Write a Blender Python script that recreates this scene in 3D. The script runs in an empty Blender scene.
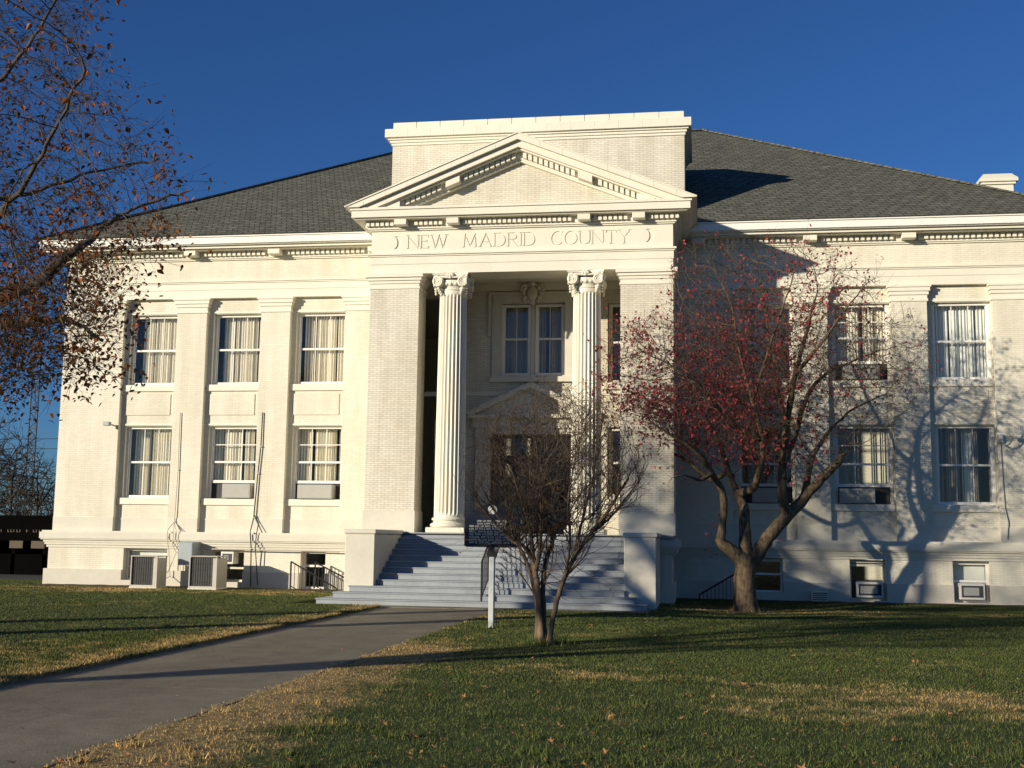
import bpy, math, random
import numpy as np
from mathutils import Vector, Matrix, kdtree
R = math.radians
PI = math.pi
sc = bpy.context.scene
C = sc.collection

# ------------------------------------------------------------------ camera, sky, sun, exposure
cam = bpy.data.cameras.new('camera'); cam.sensor_width = 36.0; cam.lens = 36.0*1200/1024
cam.clip_start = 0.1; cam.clip_end = 6000
co = bpy.data.objects.new('camera', cam); C.objects.link(co)
def cam_matrix(p, r, y):
    f = Vector((math.sin(y)*math.cos(p), math.cos(y)*math.cos(p), math.sin(p)))
    rt = Vector((math.cos(y), -math.sin(y), 0)); up = rt.cross(f)
    X = rt*math.cos(r)+up*math.sin(r); U = -rt*math.sin(r)+up*math.cos(r)
    m = Matrix((X, U, -f)).transposed().to_4x4(); m.translation = (0, 0, 1.6)
    return m
co.matrix_world = cam_matrix(R(7.3246), R(.7739), R(-9.0575))
sc.camera = co
SUN_AZ, SUN_EL = 44.5, 12.6
w = bpy.data.worlds.new('World'); sc.world = w; w.use_nodes = True
_s = w.node_tree.nodes.new('ShaderNodeTexSky'); _s.sky_type = 'NISHITA'; _s.sun_disc = False
_s.sun_elevation = R(SUN_EL); _s.sun_rotation = R(180+SUN_AZ)
_s.altitude = 300; _s.air_density = 1.0; _s.dust_density = 0.15; _s.ozone_density = 4.0
_h = w.node_tree.nodes.new('ShaderNodeMix'); _h.data_type = 'RGBA'; _h.blend_type = 'MULTIPLY'; _h.inputs[0].default_value = 1; _h.inputs[7].default_value = (.49, .79, 1.22, 1)   # camera white balance for low sun
w.node_tree.links.new(_s.outputs[0], _h.inputs[6]); w.node_tree.links.new(_h.outputs[2], w.node_tree.nodes['Background'].inputs[0])
w.node_tree.nodes['Background'].inputs[1].default_value = 0.062
sl = bpy.data.lights.new('sun', 'SUN'); sl.energy = 4.6; sl.angle = R(.7); sl.color = (1, .895, .715)
so = bpy.data.objects.new('sun', sl); C.objects.link(so)
so.rotation_euler = Vector((math.sin(R(SUN_AZ))*math.cos(R(SUN_EL)), math.cos(R(SUN_AZ))*math.cos(R(SUN_EL)), -math.sin(R(SUN_EL)))).to_track_quat('-Z', 'Y').to_euler()
so.location = (-30, -30, 30)
sc.view_settings.view_transform = 'Standard'; sc.view_settings.look = 'None'
sc.view_settings.gamma = 1; sc.view_settings.use_curve_mapping = False
sc.view_settings.exposure = 0.30
sc.render.engine = 'CYCLES'; sc.cycles.use_denoising = True
sc.cycles.max_bounces = 6; sc.cycles.diffuse_bounces = 3; sc.cycles.transparent_max_bounces = 12

# ------------------------------------------------------------------ mesh helpers
class MB:
    def __init__(s): s.v = []; s.f = []
    def add(s, vs, fs):
        o = len(s.v); s.v += [tuple(q) for q in vs]; s.f += [tuple(i+o for i in q) for q in fs]; return s
    def box(s, x0, x1, y0, y1, z0, z1):
        return s.add([(x0,y0,z0),(x1,y0,z0),(x1,y1,z0),(x0,y1,z0),(x0,y0,z1),(x1,y0,z1),(x1,y1,z1),(x0,y1,z1)],
                     [(0,3,2,1),(4,5,6,7),(0,1,5,4),(1,2,6,5),(2,3,7,6),(3,0,4,7)])
    def cbox(s, x0, x1, y0, y1, z0, z1, c=.015):      # box with chamfered vertical and front edges
        p = [(x0+c,y0),(x1-c,y0),(x1,y0+c),(x1,y1-c),(x1-c,y1),(x0+c,y1),(x0,y1-c),(x0,y0+c)]
        n = 8; vs = []
        for z, k in ((z0,c),(z0+c,0),(z1-c,0),(z1,c)):
            cx, cy = (x0+x1)/2, (y0+y1)/2
            for a, b in p:
                vs.append((a+(k if a < cx else -k), b+(k if b < cy else -k), z))
        fs = [tuple(range(n-1,-1,-1)), tuple(range(3*n,4*n))]
        for r in range(3):
            for i in range(n): fs.append((r*n+i, r*n+(i+1)%n, (r+1)*n+(i+1)%n, (r+1)*n+i))
        return s.add(vs, fs)
    def prism_y(s, poly, y0, y1):                     # polygon in x,z extruded along y
        n = len(poly)
        vs = [(a,y0,b) for a, b in poly]+[(a,y1,b) for a, b in poly]
        fs = [tuple(range(n)), tuple(range(2*n-1,n-1,-1))]
        fs += [(i, i+n, (i+1)%n+n, (i+1)%n) for i in range(n)]
        return s.add(vs, fs)
    def bar(s, a, b, wd, ht=None, up=(0,0,1)):
        ht = ht or wd; a = Vector(a); b = Vector(b); d = (b-a).normalized(); u = Vector(up)
        if abs(d.dot(u)) > .98: u = Vector((0,1,0))
        r = d.cross(u).normalized(); u = r.cross(d)
        vs = [p+r*(i*wd/2)+u*(j*ht/2) for p in (a,b) for i, j in ((-1,-1),(1,-1),(1,1),(-1,1))]
        return s.add(vs, [(0,1,2,3),(7,6,5,4),(0,4,5,1),(1,5,6,2),(2,6,7,3),(3,7,4,0)])
    def tube(s, pts, rad, n=8, cap=True):
        pts = [Vector(p) for p in pts]
        rad = [rad]*len(pts) if not hasattr(rad, '__len__') else rad
        rings = []; r0 = None
        for i, p in enumerate(pts):
            d = pts[min(i+1,len(pts)-1)]-pts[max(i-1,0)]
            d = d.normalized() if d.length > 1e-9 else Vector((0,0,1))
            if r0 is None:
                u = Vector((0,0,1)) if abs(d.z) < .9 else Vector((1,0,0)); r0 = d.cross(u).normalized()
            else:
                r0 = r0-d*r0.dot(d); r0 = r0.normalized() if r0.length > 1e-6 else d.orthogonal().normalized()
            q = d.cross(r0)
            rings.append([p+(r0*math.cos(2*PI*k/n)+q*math.sin(2*PI*k/n))*rad[i] for k in range(n)])
        vs = [v for r in rings for v in r]; fs = []
        for i in range(len(pts)-1):
            for k in range(n): fs.append((i*n+k, i*n+(k+1)%n, (i+1)*n+(k+1)%n, (i+1)*n+k))
        if cap: fs += [tuple(range(n-1,-1,-1)), tuple(range((len(pts)-1)*n, len(pts)*n))]
        return s.add(vs, fs)
    def lathe(s, prof, cx, cy, n=32):
        vs = [(cx+r*math.cos(2*PI*k/n), cy+r*math.sin(2*PI*k/n), z) for r, z in prof for k in range(n)]
        fs = []
        for i in range(len(prof)-1):
            for k in range(n): fs.append((i*n+k, i*n+(k+1)%n, (i+1)*n+(k+1)%n, (i+1)*n+k))
        fs += [tuple(range(n-1,-1,-1)), tuple(range((len(prof)-1)*n, len(prof)*n))]
        return s.add(vs, fs)
    def ball(s, c, r, nu=8, nv=6, sc3=(1,1,1)):
        vs = []; fs = []
        for i in range(nv+1):
            t = PI*i/nv
            for k in range(nu):
                a = 2*PI*k/nu
                vs.append((c[0]+r*sc3[0]*math.sin(t)*math.cos(a), c[1]+r*sc3[1]*math.sin(t)*math.sin(a), c[2]+r*sc3[2]*math.cos(t)))
        for i in range(nv):
            for k in range(nu): fs.append((i*nu+k, (i+1)*nu+k, (i+1)*nu+(k+1)%nu, i*nu+(k+1)%nu))
        return s.add(vs, fs)
def link(name, me, mat=None, parent=None, smooth=False):
    o = bpy.data.objects.new(name, me); C.objects.link(o)
    if mat is not None and not me.materials: me.materials.append(mat)
    if parent is not None: o.parent = parent; o.matrix_parent_inverse = parent.matrix_basis.inverted()
    if smooth: me.polygons.foreach_set('use_smooth', [True]*len(me.polygons))
    return o
def obj(name, mb, mat, parent=None, smooth=False):
    me = bpy.data.meshes.new(name); me.from_pydata(mb.v, [], mb.f); me.update()
    return link(name, me, mat, parent, smooth)
def tag(o, label, cat, group=None, kind=None):
    if label: o['label'] = label
    if cat: o['category'] = cat
    if group: o['group'] = group
    if kind: o['kind'] = kind
    return o
def thing(name, label, cat, loc=(0,0,0), group=None):
    o = bpy.data.objects.new(name, None); C.objects.link(o); o.location = loc
    return tag(o, label, cat, group)

# ------------------------------------------------------------------ materials
def nodes(name, rough=.6, spec=.3):
    m = bpy.data.materials.new(name); m.use_nodes = True
    b = m.node_tree.nodes['Principled BSDF']; b.inputs['Roughness'].default_value = rough
    b.inputs['Specular IOR Level'].default_value = spec
    return m, m.node_tree, b
def N(nt, t, **k):
    n = nt.nodes.new(t)
    for a, v in k.items():
        if a.startswith('i_'): n.inputs[a[2:].replace('_',' ')].default_value = v
        else: setattr(n, a, v)
    return n
def ramp(nt, src, stops):
    r = nt.nodes.new('ShaderNodeValToRGB'); e = r.color_ramp.elements
    while len(e) < len(stops): e.new(.5)
    for q, (p, c) in zip(e, stops): q.position = p; q.color = (*c, 1)
    nt.links.new(src, r.inputs[0]); return r.outputs[0]
def mix(nt, f, a, b, mode='MIX'):
    n = nt.nodes.new('ShaderNodeMix'); n.data_type = 'RGBA'; n.blend_type = mode
    for s, v in ((0,f),(6,a),(7,b)):
        if hasattr(v, 'is_linked') or hasattr(v, 'node'): nt.links.new(v, n.inputs[s])
        elif s == 0: n.inputs[0].default_value = v
        else: n.inputs[s].default_value = (*v, 1)
    return n.outputs[2]
def mathn(nt, op, a, b=0.0, clamp=False):
    n = nt.nodes.new('ShaderNodeMath'); n.operation = op; n.use_clamp = clamp
    for i, v in ((0,a),(1,b)):
        if hasattr(v, 'node'): nt.links.new(v, n.inputs[i])
        else: n.inputs[i].default_value = v
    return n.outputs[0]
def noise(nt, vec, scale, detail=4, rough=.55):
    n = nt.nodes.new('ShaderNodeTexNoise'); n.inputs['Scale'].default_value = scale
    n.inputs['Detail'].default_value = detail; n.inputs['Roughness'].default_value = rough
    if vec is not None: nt.links.new(vec, n.inputs['Vector'])
    return n.outputs['Fac']
def pos(nt): return nt.nodes.new('ShaderNodeNewGeometry').outputs['Position']
def bump(nt, b, h, strength=.3, dist=.02):
    n = nt.nodes.new('ShaderNodeBump'); n.inputs['Strength'].default_value = strength; n.inputs['Distance'].default_value = dist
    nt.links.new(h, n.inputs['Height']); nt.links.new(n.outputs[0], b.inputs['Normal'])
def mapping(nt, vec, scale):
    n = nt.nodes.new('ShaderNodeMapping'); n.inputs['Scale'].default_value = scale; nt.links.new(vec, n.inputs['Vector']); return n.outputs[0]
def plain(name, col, rough=.6, var=.12, scale=3.0, metallic=0, spec=.3, bmp=0):
    m, nt, b = nodes(name, rough, spec); p = pos(nt)
    f = noise(nt, p, scale, 5); f2 = noise(nt, p, scale*9, 3)
    f = mathn(nt, 'ADD', mathn(nt, 'MULTIPLY', f, .6), mathn(nt, 'MULTIPLY', f2, .4))
    lo = tuple(c*(1-var*1.6) for c in col); hi = tuple(min(1,c*(1+var*1.6)) for c in col)
    nt.links.new(ramp(nt, f, [(.25,lo),(.75,hi)]), b.inputs['Base Color']); b.inputs['Metallic'].default_value = metallic
    if bmp: bump(nt, b, f2, bmp)
    return m
def brick(name, col, mortar, grime=.12, contrast=.05):
    m, nt, b = nodes(name, .62, .25); p = pos(nt)
    sp = nt.nodes.new('ShaderNodeSeparateXYZ'); nt.links.new(p, sp.inputs[0])
    cb = nt.nodes.new('ShaderNodeCombineXYZ')
    nt.links.new(mathn(nt, 'ADD', sp.outputs[0], sp.outputs[1]), cb.inputs[0]); nt.links.new(sp.outputs[2], cb.inputs[1])
    bt = nt.nodes.new('ShaderNodeTexBrick'); nt.links.new(cb.outputs[0], bt.inputs['Vector'])
    bt.inputs['Scale'].default_value = 1; bt.inputs['Brick Width'].default_value = .205; bt.inputs['Row Height'].default_value = .057
    bt.inputs['Mortar Size'].default_value = .007; bt.inputs['Mortar Smooth'].default_value = .2; bt.inputs['Bias'].default_value = -.1
    bt.inputs['Color1'].default_value = (*[c*(1+contrast) for c in col], 1)
    bt.inputs['Color2'].default_value = (*[c*(1-contrast) for c in col], 1); bt.inputs['Mortar'].default_value = (*mortar, 1)
    g = noise(nt, mapping(nt, p, (.5,.5,.25)), 1.4, 6, .65)
    g2 = noise(nt, mapping(nt, p, (2.2,2.2,.22)), 1.0, 5, .6)
    st = mathn(nt, 'MULTIPLY', g, g2)
    c = mix(nt, 1.0, bt.outputs['Color'], ramp(nt, st, [(.10,tuple(1-grime*k for k in (1.6,1.8,2.2))),(.32,(1,1,1))]), 'MULTIPLY')
    nt.links.new(c, b.inputs['Base Color'])
    bump(nt, b, mathn(nt, 'SUBTRACT', 1.0, bt.outputs['Fac']), .5, .006)
    return m
M = {}
M['brick'] = brick('cream_painted_brick', (.775,.735,.61), (.69,.64,.51), .11, .04)
M['pier'] = brick('cream_glazed_brick', (.735,.695,.58), (.53,.485,.385), .14, .07)
M['stone'] = plain('cream_terracotta', (.765,.725,.60), .5, .05, 1.2, bmp=.06)
M['stone2'] = plain('greyed_cream_stone', (.655,.62,.515), .65, .06, 1.2, bmp=.08)
M['plinth'] = plain('weathered_cream_plinth', (.60,.56,.465), .7, .07, .8, bmp=.1)
M['white'] = plain('white_paint', (.84,.81,.74), .4, .03, 2)
M['cheek'] = plain('painted_step_wall', (.64,.60,.50), .6, .07, 1.0, bmp=.06)
M['step'] = plain('grey_blue_step_paint', (.30,.325,.345), .55, .12, 1.6, bmp=.08)
M['iron'] = plain('black_iron', (.018,.018,.02), .45, .2, 5)
M['steel'] = plain('galvanised_steel', (.42,.42,.40), .4, .1, 4, metallic=.5)
M['ac'] = plain('beige_metal_case', (.50,.47,.40), .5, .05, 4)
M['acgrey'] = plain('grey_metal_case', (.40,.40,.37), .5, .05, 4)
M['acwhite'] = plain('white_plastic_case', (.72,.70,.64), .5, .04, 4)
M['grille'] = plain('dark_grille_fins', (.06,.06,.06), .6, .2, 6)
M['dark'] = plain('dark_opening', (.015,.015,.016), .8, .1, 3)
M['filler'] = plain('dark_filler_panel', (.05,.05,.048), .6, .2, 3)
M['bluebox'] = plain('grey_blue_cabinet', (.34,.38,.40), .5, .06, 3)
M['conduit'] = plain('painted_pipe', (.50,.45,.36), .5, .1, 4)
M['pipeblack'] = plain('black_pipe_insulation', (.03,.03,.03), .7, .2, 6)
M['markerface'] = plain('dark_blue_enamel', (.012,.017,.035), .35, .1, 4)
M['markerwhite'] = plain('white_lettering', (.75,.74,.68), .5, .04, 8)
M['post'] = plain('pale_grey_post', (.52,.54,.53), .5, .06, 5)
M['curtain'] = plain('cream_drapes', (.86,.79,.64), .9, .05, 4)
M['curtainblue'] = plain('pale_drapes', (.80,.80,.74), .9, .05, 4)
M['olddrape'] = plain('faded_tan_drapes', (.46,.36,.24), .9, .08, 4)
M['blind'] = plain('brown_blind_slats', (.36,.29,.21), .8, .1, 4)
M['door'] = plain('dark_bronze_door', (.06,.055,.05), .4, .1, 4)
M['blackwall'] = plain('shaded_brown_wall', (.0035,.0032,.003), .9, .2, 1, spec=0)  # walls standing in shadow: the shade is put into this near-black colour
M['dimpanel'] = plain('faded_tan_panel', (.11,.085,.055), .8, .1, 2)
M['mast'] = plain('weathered_mast_steel', (.07,.065,.065), .6, .1, 3)
M['wire'] = plain('black_wire', (.02,.02,.02), .7, .1, 3)
# window glass
m = bpy.data.materials.new('window_glass'); m.use_nodes = True; nt = m.node_tree; nt.nodes.clear()
out = nt.nodes.new('ShaderNodeOutputMaterial'); tr = nt.nodes.new('ShaderNodeBsdfTransparent'); gl = nt.nodes.new('ShaderNodeBsdfGlossy')
tr.inputs[0].default_value = (.96,.97,.965,1); gl.inputs['Roughness'].default_value = .03
lw = nt.nodes.new('ShaderNodeLayerWeight'); mx = nt.nodes.new('ShaderNodeMixShader')
nt.links.new(mathn(nt,'ADD',mathn(nt,'MULTIPLY',mathn(nt,'POWER',lw.outputs['Facing'],5.0),.9),.035), mx.inputs[0]); nt.links.new(tr.outputs[0], mx.inputs[1]); nt.links.new(gl.outputs[0], mx.inputs[2])
bn = nt.nodes.new('ShaderNodeBump'); bn.inputs['Strength'].default_value = .04; bn.inputs['Distance'].default_value = .02
nt.links.new(noise(nt, pos(nt), 1.6, 2), bn.inputs['Height']); nt.links.new(bn.outputs[0], gl.inputs['Normal'])
nt.links.new(mx.outputs[0], out.inputs[0]); M['glass'] = m
# roof shingles
m, nt, b = nodes('asphalt_shingles', .95, .08); p = pos(nt)
sp = nt.nodes.new('ShaderNodeSeparateXYZ'); nt.links.new(p, sp.inputs[0])
cb = nt.nodes.new('ShaderNodeCombineXYZ'); nt.links.new(mathn(nt,'ADD',sp.outputs[0],mathn(nt,'MULTIPLY',sp.outputs[1],.37)), cb.inputs[0]); nt.links.new(mathn(nt,'MULTIPLY',sp.outputs[2],1.94), cb.inputs[1])
bt = nt.nodes.new('ShaderNodeTexBrick'); nt.links.new(cb.outputs[0], bt.inputs['Vector'])
for k, v in (('Scale',1),('Brick Width',.34),('Row Height',.20),('Mortar Size',.02),('Mortar Smooth',.4),('Bias',0)): bt.inputs[k].default_value = v
bt.inputs['Color1'].default_value = (.165,.164,.134,1); bt.inputs['Color2'].default_value = (.120,.120,.100,1); bt.inputs['Mortar'].default_value = (.06,.06,.055,1)
g = noise(nt, p, 5, 6, .7)
nt.links.new(mix(nt, 1, bt.outputs['Color'], ramp(nt, g, [(.3,(.55,.55,.55)),(.7,(1.25,1.25,1.2))]), 'MULTIPLY'), b.inputs['Base Color'])
bump(nt, b, mathn(nt,'SUBTRACT',1.0,bt.outputs['Fac']), .8, .03); M['roof'] = m

def lawn_colour(nt, p, blades):
    sp = nt.nodes.new('ShaderNodeSeparateXYZ'); nt.links.new(p, sp.inputs[0])
    X, Y = sp.outputs[0], sp.outputs[1]
    flat = mapping(nt, p, (1,1,0))
    n1 = noise(nt, flat, .33, 4, .55); n2 = noise(nt, flat, 1.7, 5, .6); n3 = noise(nt, flat, 11, 4, .65)
    def mr(v, a, b, c, d):
        n = nt.nodes.new('ShaderNodeMapRange'); n.clamp = True; n.interpolation_type = 'SMOOTHSTEP'
        for i, q in enumerate((a,b,c,d)): n.inputs[i+1].default_value = q
        nt.links.new(v, n.inputs[0]); return n.outputs[0]
    # dry strip along the walk, fading away from it and towards the steps
    strip = mathn(nt,'MULTIPLY', mr(X,-4.3,-2.5,.9,0), mathn(nt,'MULTIPLY', mr(X,-5.6,-5.2,0,1), mr(Y,15,20,1,.35)))
    # dry patch in the right foreground and along the left lawn near the walk
    def spot(cx, cy, rx, ry):
        a = mathn(nt,'DIVIDE',mathn(nt,'SUBTRACT',X,cx),rx); c = mathn(nt,'DIVIDE',mathn(nt,'SUBTRACT',Y,cy),ry)
        return mr(mathn(nt,'ADD',mathn(nt,'MULTIPLY',a,a),mathn(nt,'MULTIPLY',c,c)),0,1.2,1,0)
    s = mathn(nt,'MAXIMUM', mathn(nt,'MULTIPLY',strip,1.0), mathn(nt,'MULTIPLY', spot(2.0,12.8,2.6,2.4), .5))
    s = mathn(nt,'MAXIMUM', s, mathn(nt,'MULTIPLY', mathn(nt,'MULTIPLY', mr(X,-8.3,-7.4,0,.62), mr(X,-7.2,-7.0,1,0)), 1.0))
    s = mathn(nt,'MAXIMUM', s, mathn(nt,'MULTIPLY', spot(-1.6,14.6,1.6,1.5), .36))
    s = mathn(nt,'MAXIMUM', s, mathn(nt,'MULTIPLY', spot(-9.2,14.4,2.6,2.2), .4))
    s = mathn(nt,'MAXIMUM', s, mathn(nt,'MULTIPLY', spot(-14.5,31.5,9,2.5), .5))
    s = mathn(nt,'MAXIMUM', s, mathn(nt,'MULTIPLY', spot(1.0,29.8,9,1.8), .48))
    s = mathn(nt,'ADD', s, mathn(nt,'MULTIPLY', mathn(nt,'SUBTRACT',n1,.5), 1.5))
    s = mathn(nt,'ADD', s, mathn(nt,'MULTIPLY', mathn(nt,'SUBTRACT',n2,.5), 1.7))
    s = mathn(nt,'ADD', s, mathn(nt,'MULTIPLY', mathn(nt,'SUBTRACT',n3,.5), .9))
    f = mr(s, .18, .85, 0, 1)
    green = ramp(nt, n2, [(.3,(.056,.078,.022)),(.7,(.100,.126,.038))])
    straw = ramp(nt, n3, [(.3,(.27,.185,.075)),(.7,(.50,.365,.165))])
    return mix(nt, f, green, straw), n3
m, nt, b = nodes('lawn_soil_and_thatch', .95, .1); c, h = lawn_colour(nt, pos(nt), False)
nt.links.new(mix(nt, .12, c, (.06,.045,.025)), b.inputs['Base Color']); bump(nt, b, h, .6, .03); M['lawn'] = m
m, nt, b = nodes('grass_blades', .7, .15); c, h = lawn_colour(nt, pos(nt), True)
ri = nt.nodes.new('ShaderNodeNewGeometry').outputs['Random Per Island']
c = mix(nt, 1, c, ramp(nt, ri, [(0,(.55,.6,.55)),(.75,(1.25,1.2,1.1)),(1,(2.1,1.75,1.3))]), 'MULTIPLY')
nt.links.new(c, b.inputs['Base Color']); M['blades'] = m
m, nt, b = nodes('concrete_walk', .85, .25); p = pos(nt)
f = noise(nt, p, 1.1, 7, .68); f2 = noise(nt, p, 40, 3, .6); f3 = noise(nt, mapping(nt, p, (1,.25,1)), .6, 4)
c = mix(nt, 1, ramp(nt, f, [(.28,(.235,.20,.135)),(.72,(.33,.285,.195))]), ramp(nt, f2, [(.3,(.75,.75,.75)),(.7,(1.2,1.2,1.2))]), 'MULTIPLY')
c = mix(nt, 1, c, ramp(nt, f3, [(.35,(.74,.74,.74)),(.6,(1,1,1))]), 'MULTIPLY')
f4 = noise(nt, p, 2.6, 8, .75); c = mix(nt, 1, c, ramp(nt, f4, [(.36,(.80,.79,.77)),(.54,(1,1,1))]), 'MULTIPLY')
vo = nt.nodes.new('ShaderNodeTexVoronoi'); vo.feature = 'DISTANCE_TO_EDGE'; vo.inputs['Scale'].default_value = .27
wv = nt.nodes.new('ShaderNodeMix'); wv.data_type = 'VECTOR'; wv.inputs[0].default_value = .06
nt.links.new(p, wv.inputs[4]); nz = nt.nodes.new('ShaderNodeTexNoise'); nz.inputs['Scale'].default_value = 3.0; nt.links.new(p, nz.inputs['Vector']); nt.links.new(nz.outputs['Color'], wv.inputs[5])
nt.links.new(wv.outputs[1], vo.inputs['Vector'])
c = mix(nt, 1, c, ramp(nt, vo.outputs['Distance'], [(.0,(.80,.79,.77)),(.004,(1,1,1))]), 'MULTIPLY')
nt.links.new(c, b.inputs['Base Color']); bump(nt, b, f2, .35, .01); M['walk'] = m
M['ground'] = plain('distant_ground', (.07,.075,.03), .95, .2, .05)
M['asphalt'] = plain('asphalt', (.05,.05,.05), .9, .15, 1)
M['soil'] = plain('bare_soil', (.085,.062,.040), .95, .25, 6, bmp=.4)
def bark(name, a, b_, sc_=9):
    m, nt, b = nodes(name, .9, .12); p = pos(nt)
    f = noise(nt, mapping(nt, p, (1,1,.25)), sc_, 6, .7); f2 = noise(nt, p, sc_*.35, 4, .6)
    f = mathn(nt,'ADD',mathn(nt,'MULTIPLY',f,.65),mathn(nt,'MULTIPLY',f2,.35))
    nt.links.new(ramp(nt, f, [(.36,a),(.62,b_)]), b.inputs['Base Color']); bump(nt, b, f, .9, .04); return m
M['bark_red'] = bark('rough_grey_brown_bark', (.030,.022,.014), (.225,.165,.105), 15)
M['bark_crape'] = bark('smooth_tan_bark', (.065,.046,.032), (.22,.158,.108), 9)
M['bark_left'] = bark('dark_grey_bark', (.045,.036,.03), (.13,.105,.085), 8)
M['bark_far'] = bark('far_bark', (.03,.026,.022), (.08,.065,.05), 4)
def leafmat(name, stops, trans=.25):
    m, nt, b = nodes(name, .6, .25)
    ri = nt.nodes.new('ShaderNodeNewGeometry').outputs['Random Per Island']
    c = ramp(nt, ri, stops); nt.links.new(c, b.inputs['Base Color'])
    t = nt.nodes.new('ShaderNodeBsdfTranslucent'); nt.links.new(c, t.inputs[0])
    mxs = nt.nodes.new('ShaderNodeMixShader'); mxs.inputs[0].default_value = trans
    nt.links.new(b.outputs[0], mxs.inputs[1]); nt.links.new(t.outputs[0], mxs.inputs[2])
    nt.links.new(mxs.outputs[0], nt.nodes['Material Output'].inputs[0]); return m
M['leaf_red'] = leafmat('red_leaves', [(0,(.18,.025,.034)),(.45,(.36,.048,.062)),(.8,(.52,.10,.10)),(1,(.32,.13,.09))])
M['leaf_left'] = leafmat('autumn_leaves', [(0,(.06,.04,.02)),(.3,(.14,.068,.026)),(.55,(.28,.105,.034)),(.8,(.40,.115,.036)),(1,(.11,.12,.03))])
M['leaf_fall'] = leafmat('fallen_leaves', [(0,(.16,.075,.03)),(.4,(.30,.13,.05)),(.75,(.42,.22,.10)),(1,(.36,.26,.16))], .1)

# ------------------------------------------------------------------ setting: ground
def sheet(name, x0, x1, y0, y1, z, mat, nx=1, ny=1, amp=0, seed=0):
    mb = MB(); rng = random.Random(seed)
    for j in range(ny+1):
        for i in range(nx+1):
            zz = z+(rng.uniform(-amp,amp) if amp and 0 < i < nx and 0 < j < ny else 0)
            mb.v.append((x0+(x1-x0)*i/nx, y0+(y1-y0)*j/ny, zz))
    for j in range(ny):
        for i in range(nx):
            a = j*(nx+1)+i; mb.f.append((a,a+1,a+nx+2,a+nx+1))
    o = obj(name, mb, mat, None, True); o['kind'] = 'structure'; return o
sheet('ground', -2500, 2500, -2500, 2500, -.30, M['ground'])
PX0, PX1 = -7.25, -4.47
# walk with expansion joints, slabs in one mesh
mb = MB(); y = -20.0
while y < 26.9:
    y2 = min(y+4.6, 26.95); mb.cbox(PX0-.12, PX1+.0, y, y2-.004, -.12, .0, .002); y = y2
o = obj('walkway', mb, M['walk']); o['kind'] = 'structure'
mb = MB()
for a, b_ in ((-9.35,-7.2),(-7.19,-5.6),(-5.59,-3.9),(-3.89,-2.6),(-2.59,-1.2)): mb.cbox(a, b_, 26.96, 27.62, -.12, .012, .008)
o = obj('step_landing', mb, M['walk']); o['kind'] = 'structure'
def sstep(v, a, b_):
    t = np.clip((v-a)/(b_-a),0,1); return t*t*(3-2*t)
def hz(x, y):                                                    # shallow swale in front of the right wing
    return -.085*sstep(y,23.0,29.7)*(1-sstep(y,31.0,33.3))*sstep(x,-.9,1.0)
# left lawn stands a little above the walk, with an irregular turf edge
def lawn(name, xe, side, z, y0, y1, xfar, yend, amp):
    mb = MB(); rng = random.Random(5); ys = []
    y = y0
    while y < y1: ys.append(y); y += .35
    ys.append(y1)
    for i, y in enumerate(ys):
        e = xe+rng.uniform(-amp,amp)
        for x, zz in ((e,-.33),(e+side*.015,z-.012),(e+side*.06,z),(e+side*1.2,z),(xfar,z)): mb.v.append((x,y,zz))
    for i in range(len(ys)-1):
        for k in range(4):
            q = (i*5+k, i*5+k+1, (i+1)*5+k+1, (i+1)*5+k); mb.f.append(q if side > 0 else q[::-1])
    return mb
mb = lawn('lawn', PX0, -1, .055, -20, 26.9, -45, 0, .025); z = .055
mb.add([(-45,26.9,z),(-9.4,26.9,z),(-9.4,33.95,z),(-45,33.95,z)],[(0,1,2,3)])
mb.add([(-9.4,26.9,z),(-7.25,26.9,z),(-7.25,26.9,-.05),(-9.4,26.9,-.05)],[(0,1,2,3)])
mb.add([(-9.4,26.9,z),(-9.4,33.95,z),(-9.4,33.95,-.05),(-9.4,26.9,-.05)],[(0,1,2,3)])
mb.add([(-45,33.95,z),(-19.6,33.95,z),(-19.6,37,z),(-45,37,z)],[(0,1,2,3)])
o = obj('left_lawn', mb, M['lawn']); o['kind'] = 'structure'
mb = lawn('lawn', PX1, 1, .014, -20, 23.0, 40, 0, .07); z = .014
xs = [-4.47,-3.3,-2.2,-1.19]+[-1.18+.4*i for i in range(1,12)]+[4,5,6,8,10,13,18,26,40]; ys = [23.0,23.6]+[24+.5*i for i in range(6)]+[26.955]+[27.5+.5*i for i in range(13)]+[33.95]
o_ = len(mb.v)
for y in ys:
    for x in xs: mb.v.append((x,y,z+float(hz(x,y))))
for b_ in range(len(ys)-1):
    for a in range(len(xs)-1):
        if ys[b_] >= 26.95 and xs[a] < -1.2: continue
        k = o_+b_*len(xs)+a; mb.f.append((k,k+1,k+len(xs)+1,k+len(xs)))
o = obj('right_lawn', mb, M['lawn']); o['kind'] = 'structure'
sheet('planting_bed', -19.4, -9.5, 32.7, 33.95, .068, M['soil'], 30, 5, .012, 2)
sheet('planting_strip', -.95, 12, 33.1, 33.95, .028, M['soil'], 30, 4, .010, 3)
sheet('road', -120, -20.3, 38.2, 62, -.035, M['asphalt'])

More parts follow.
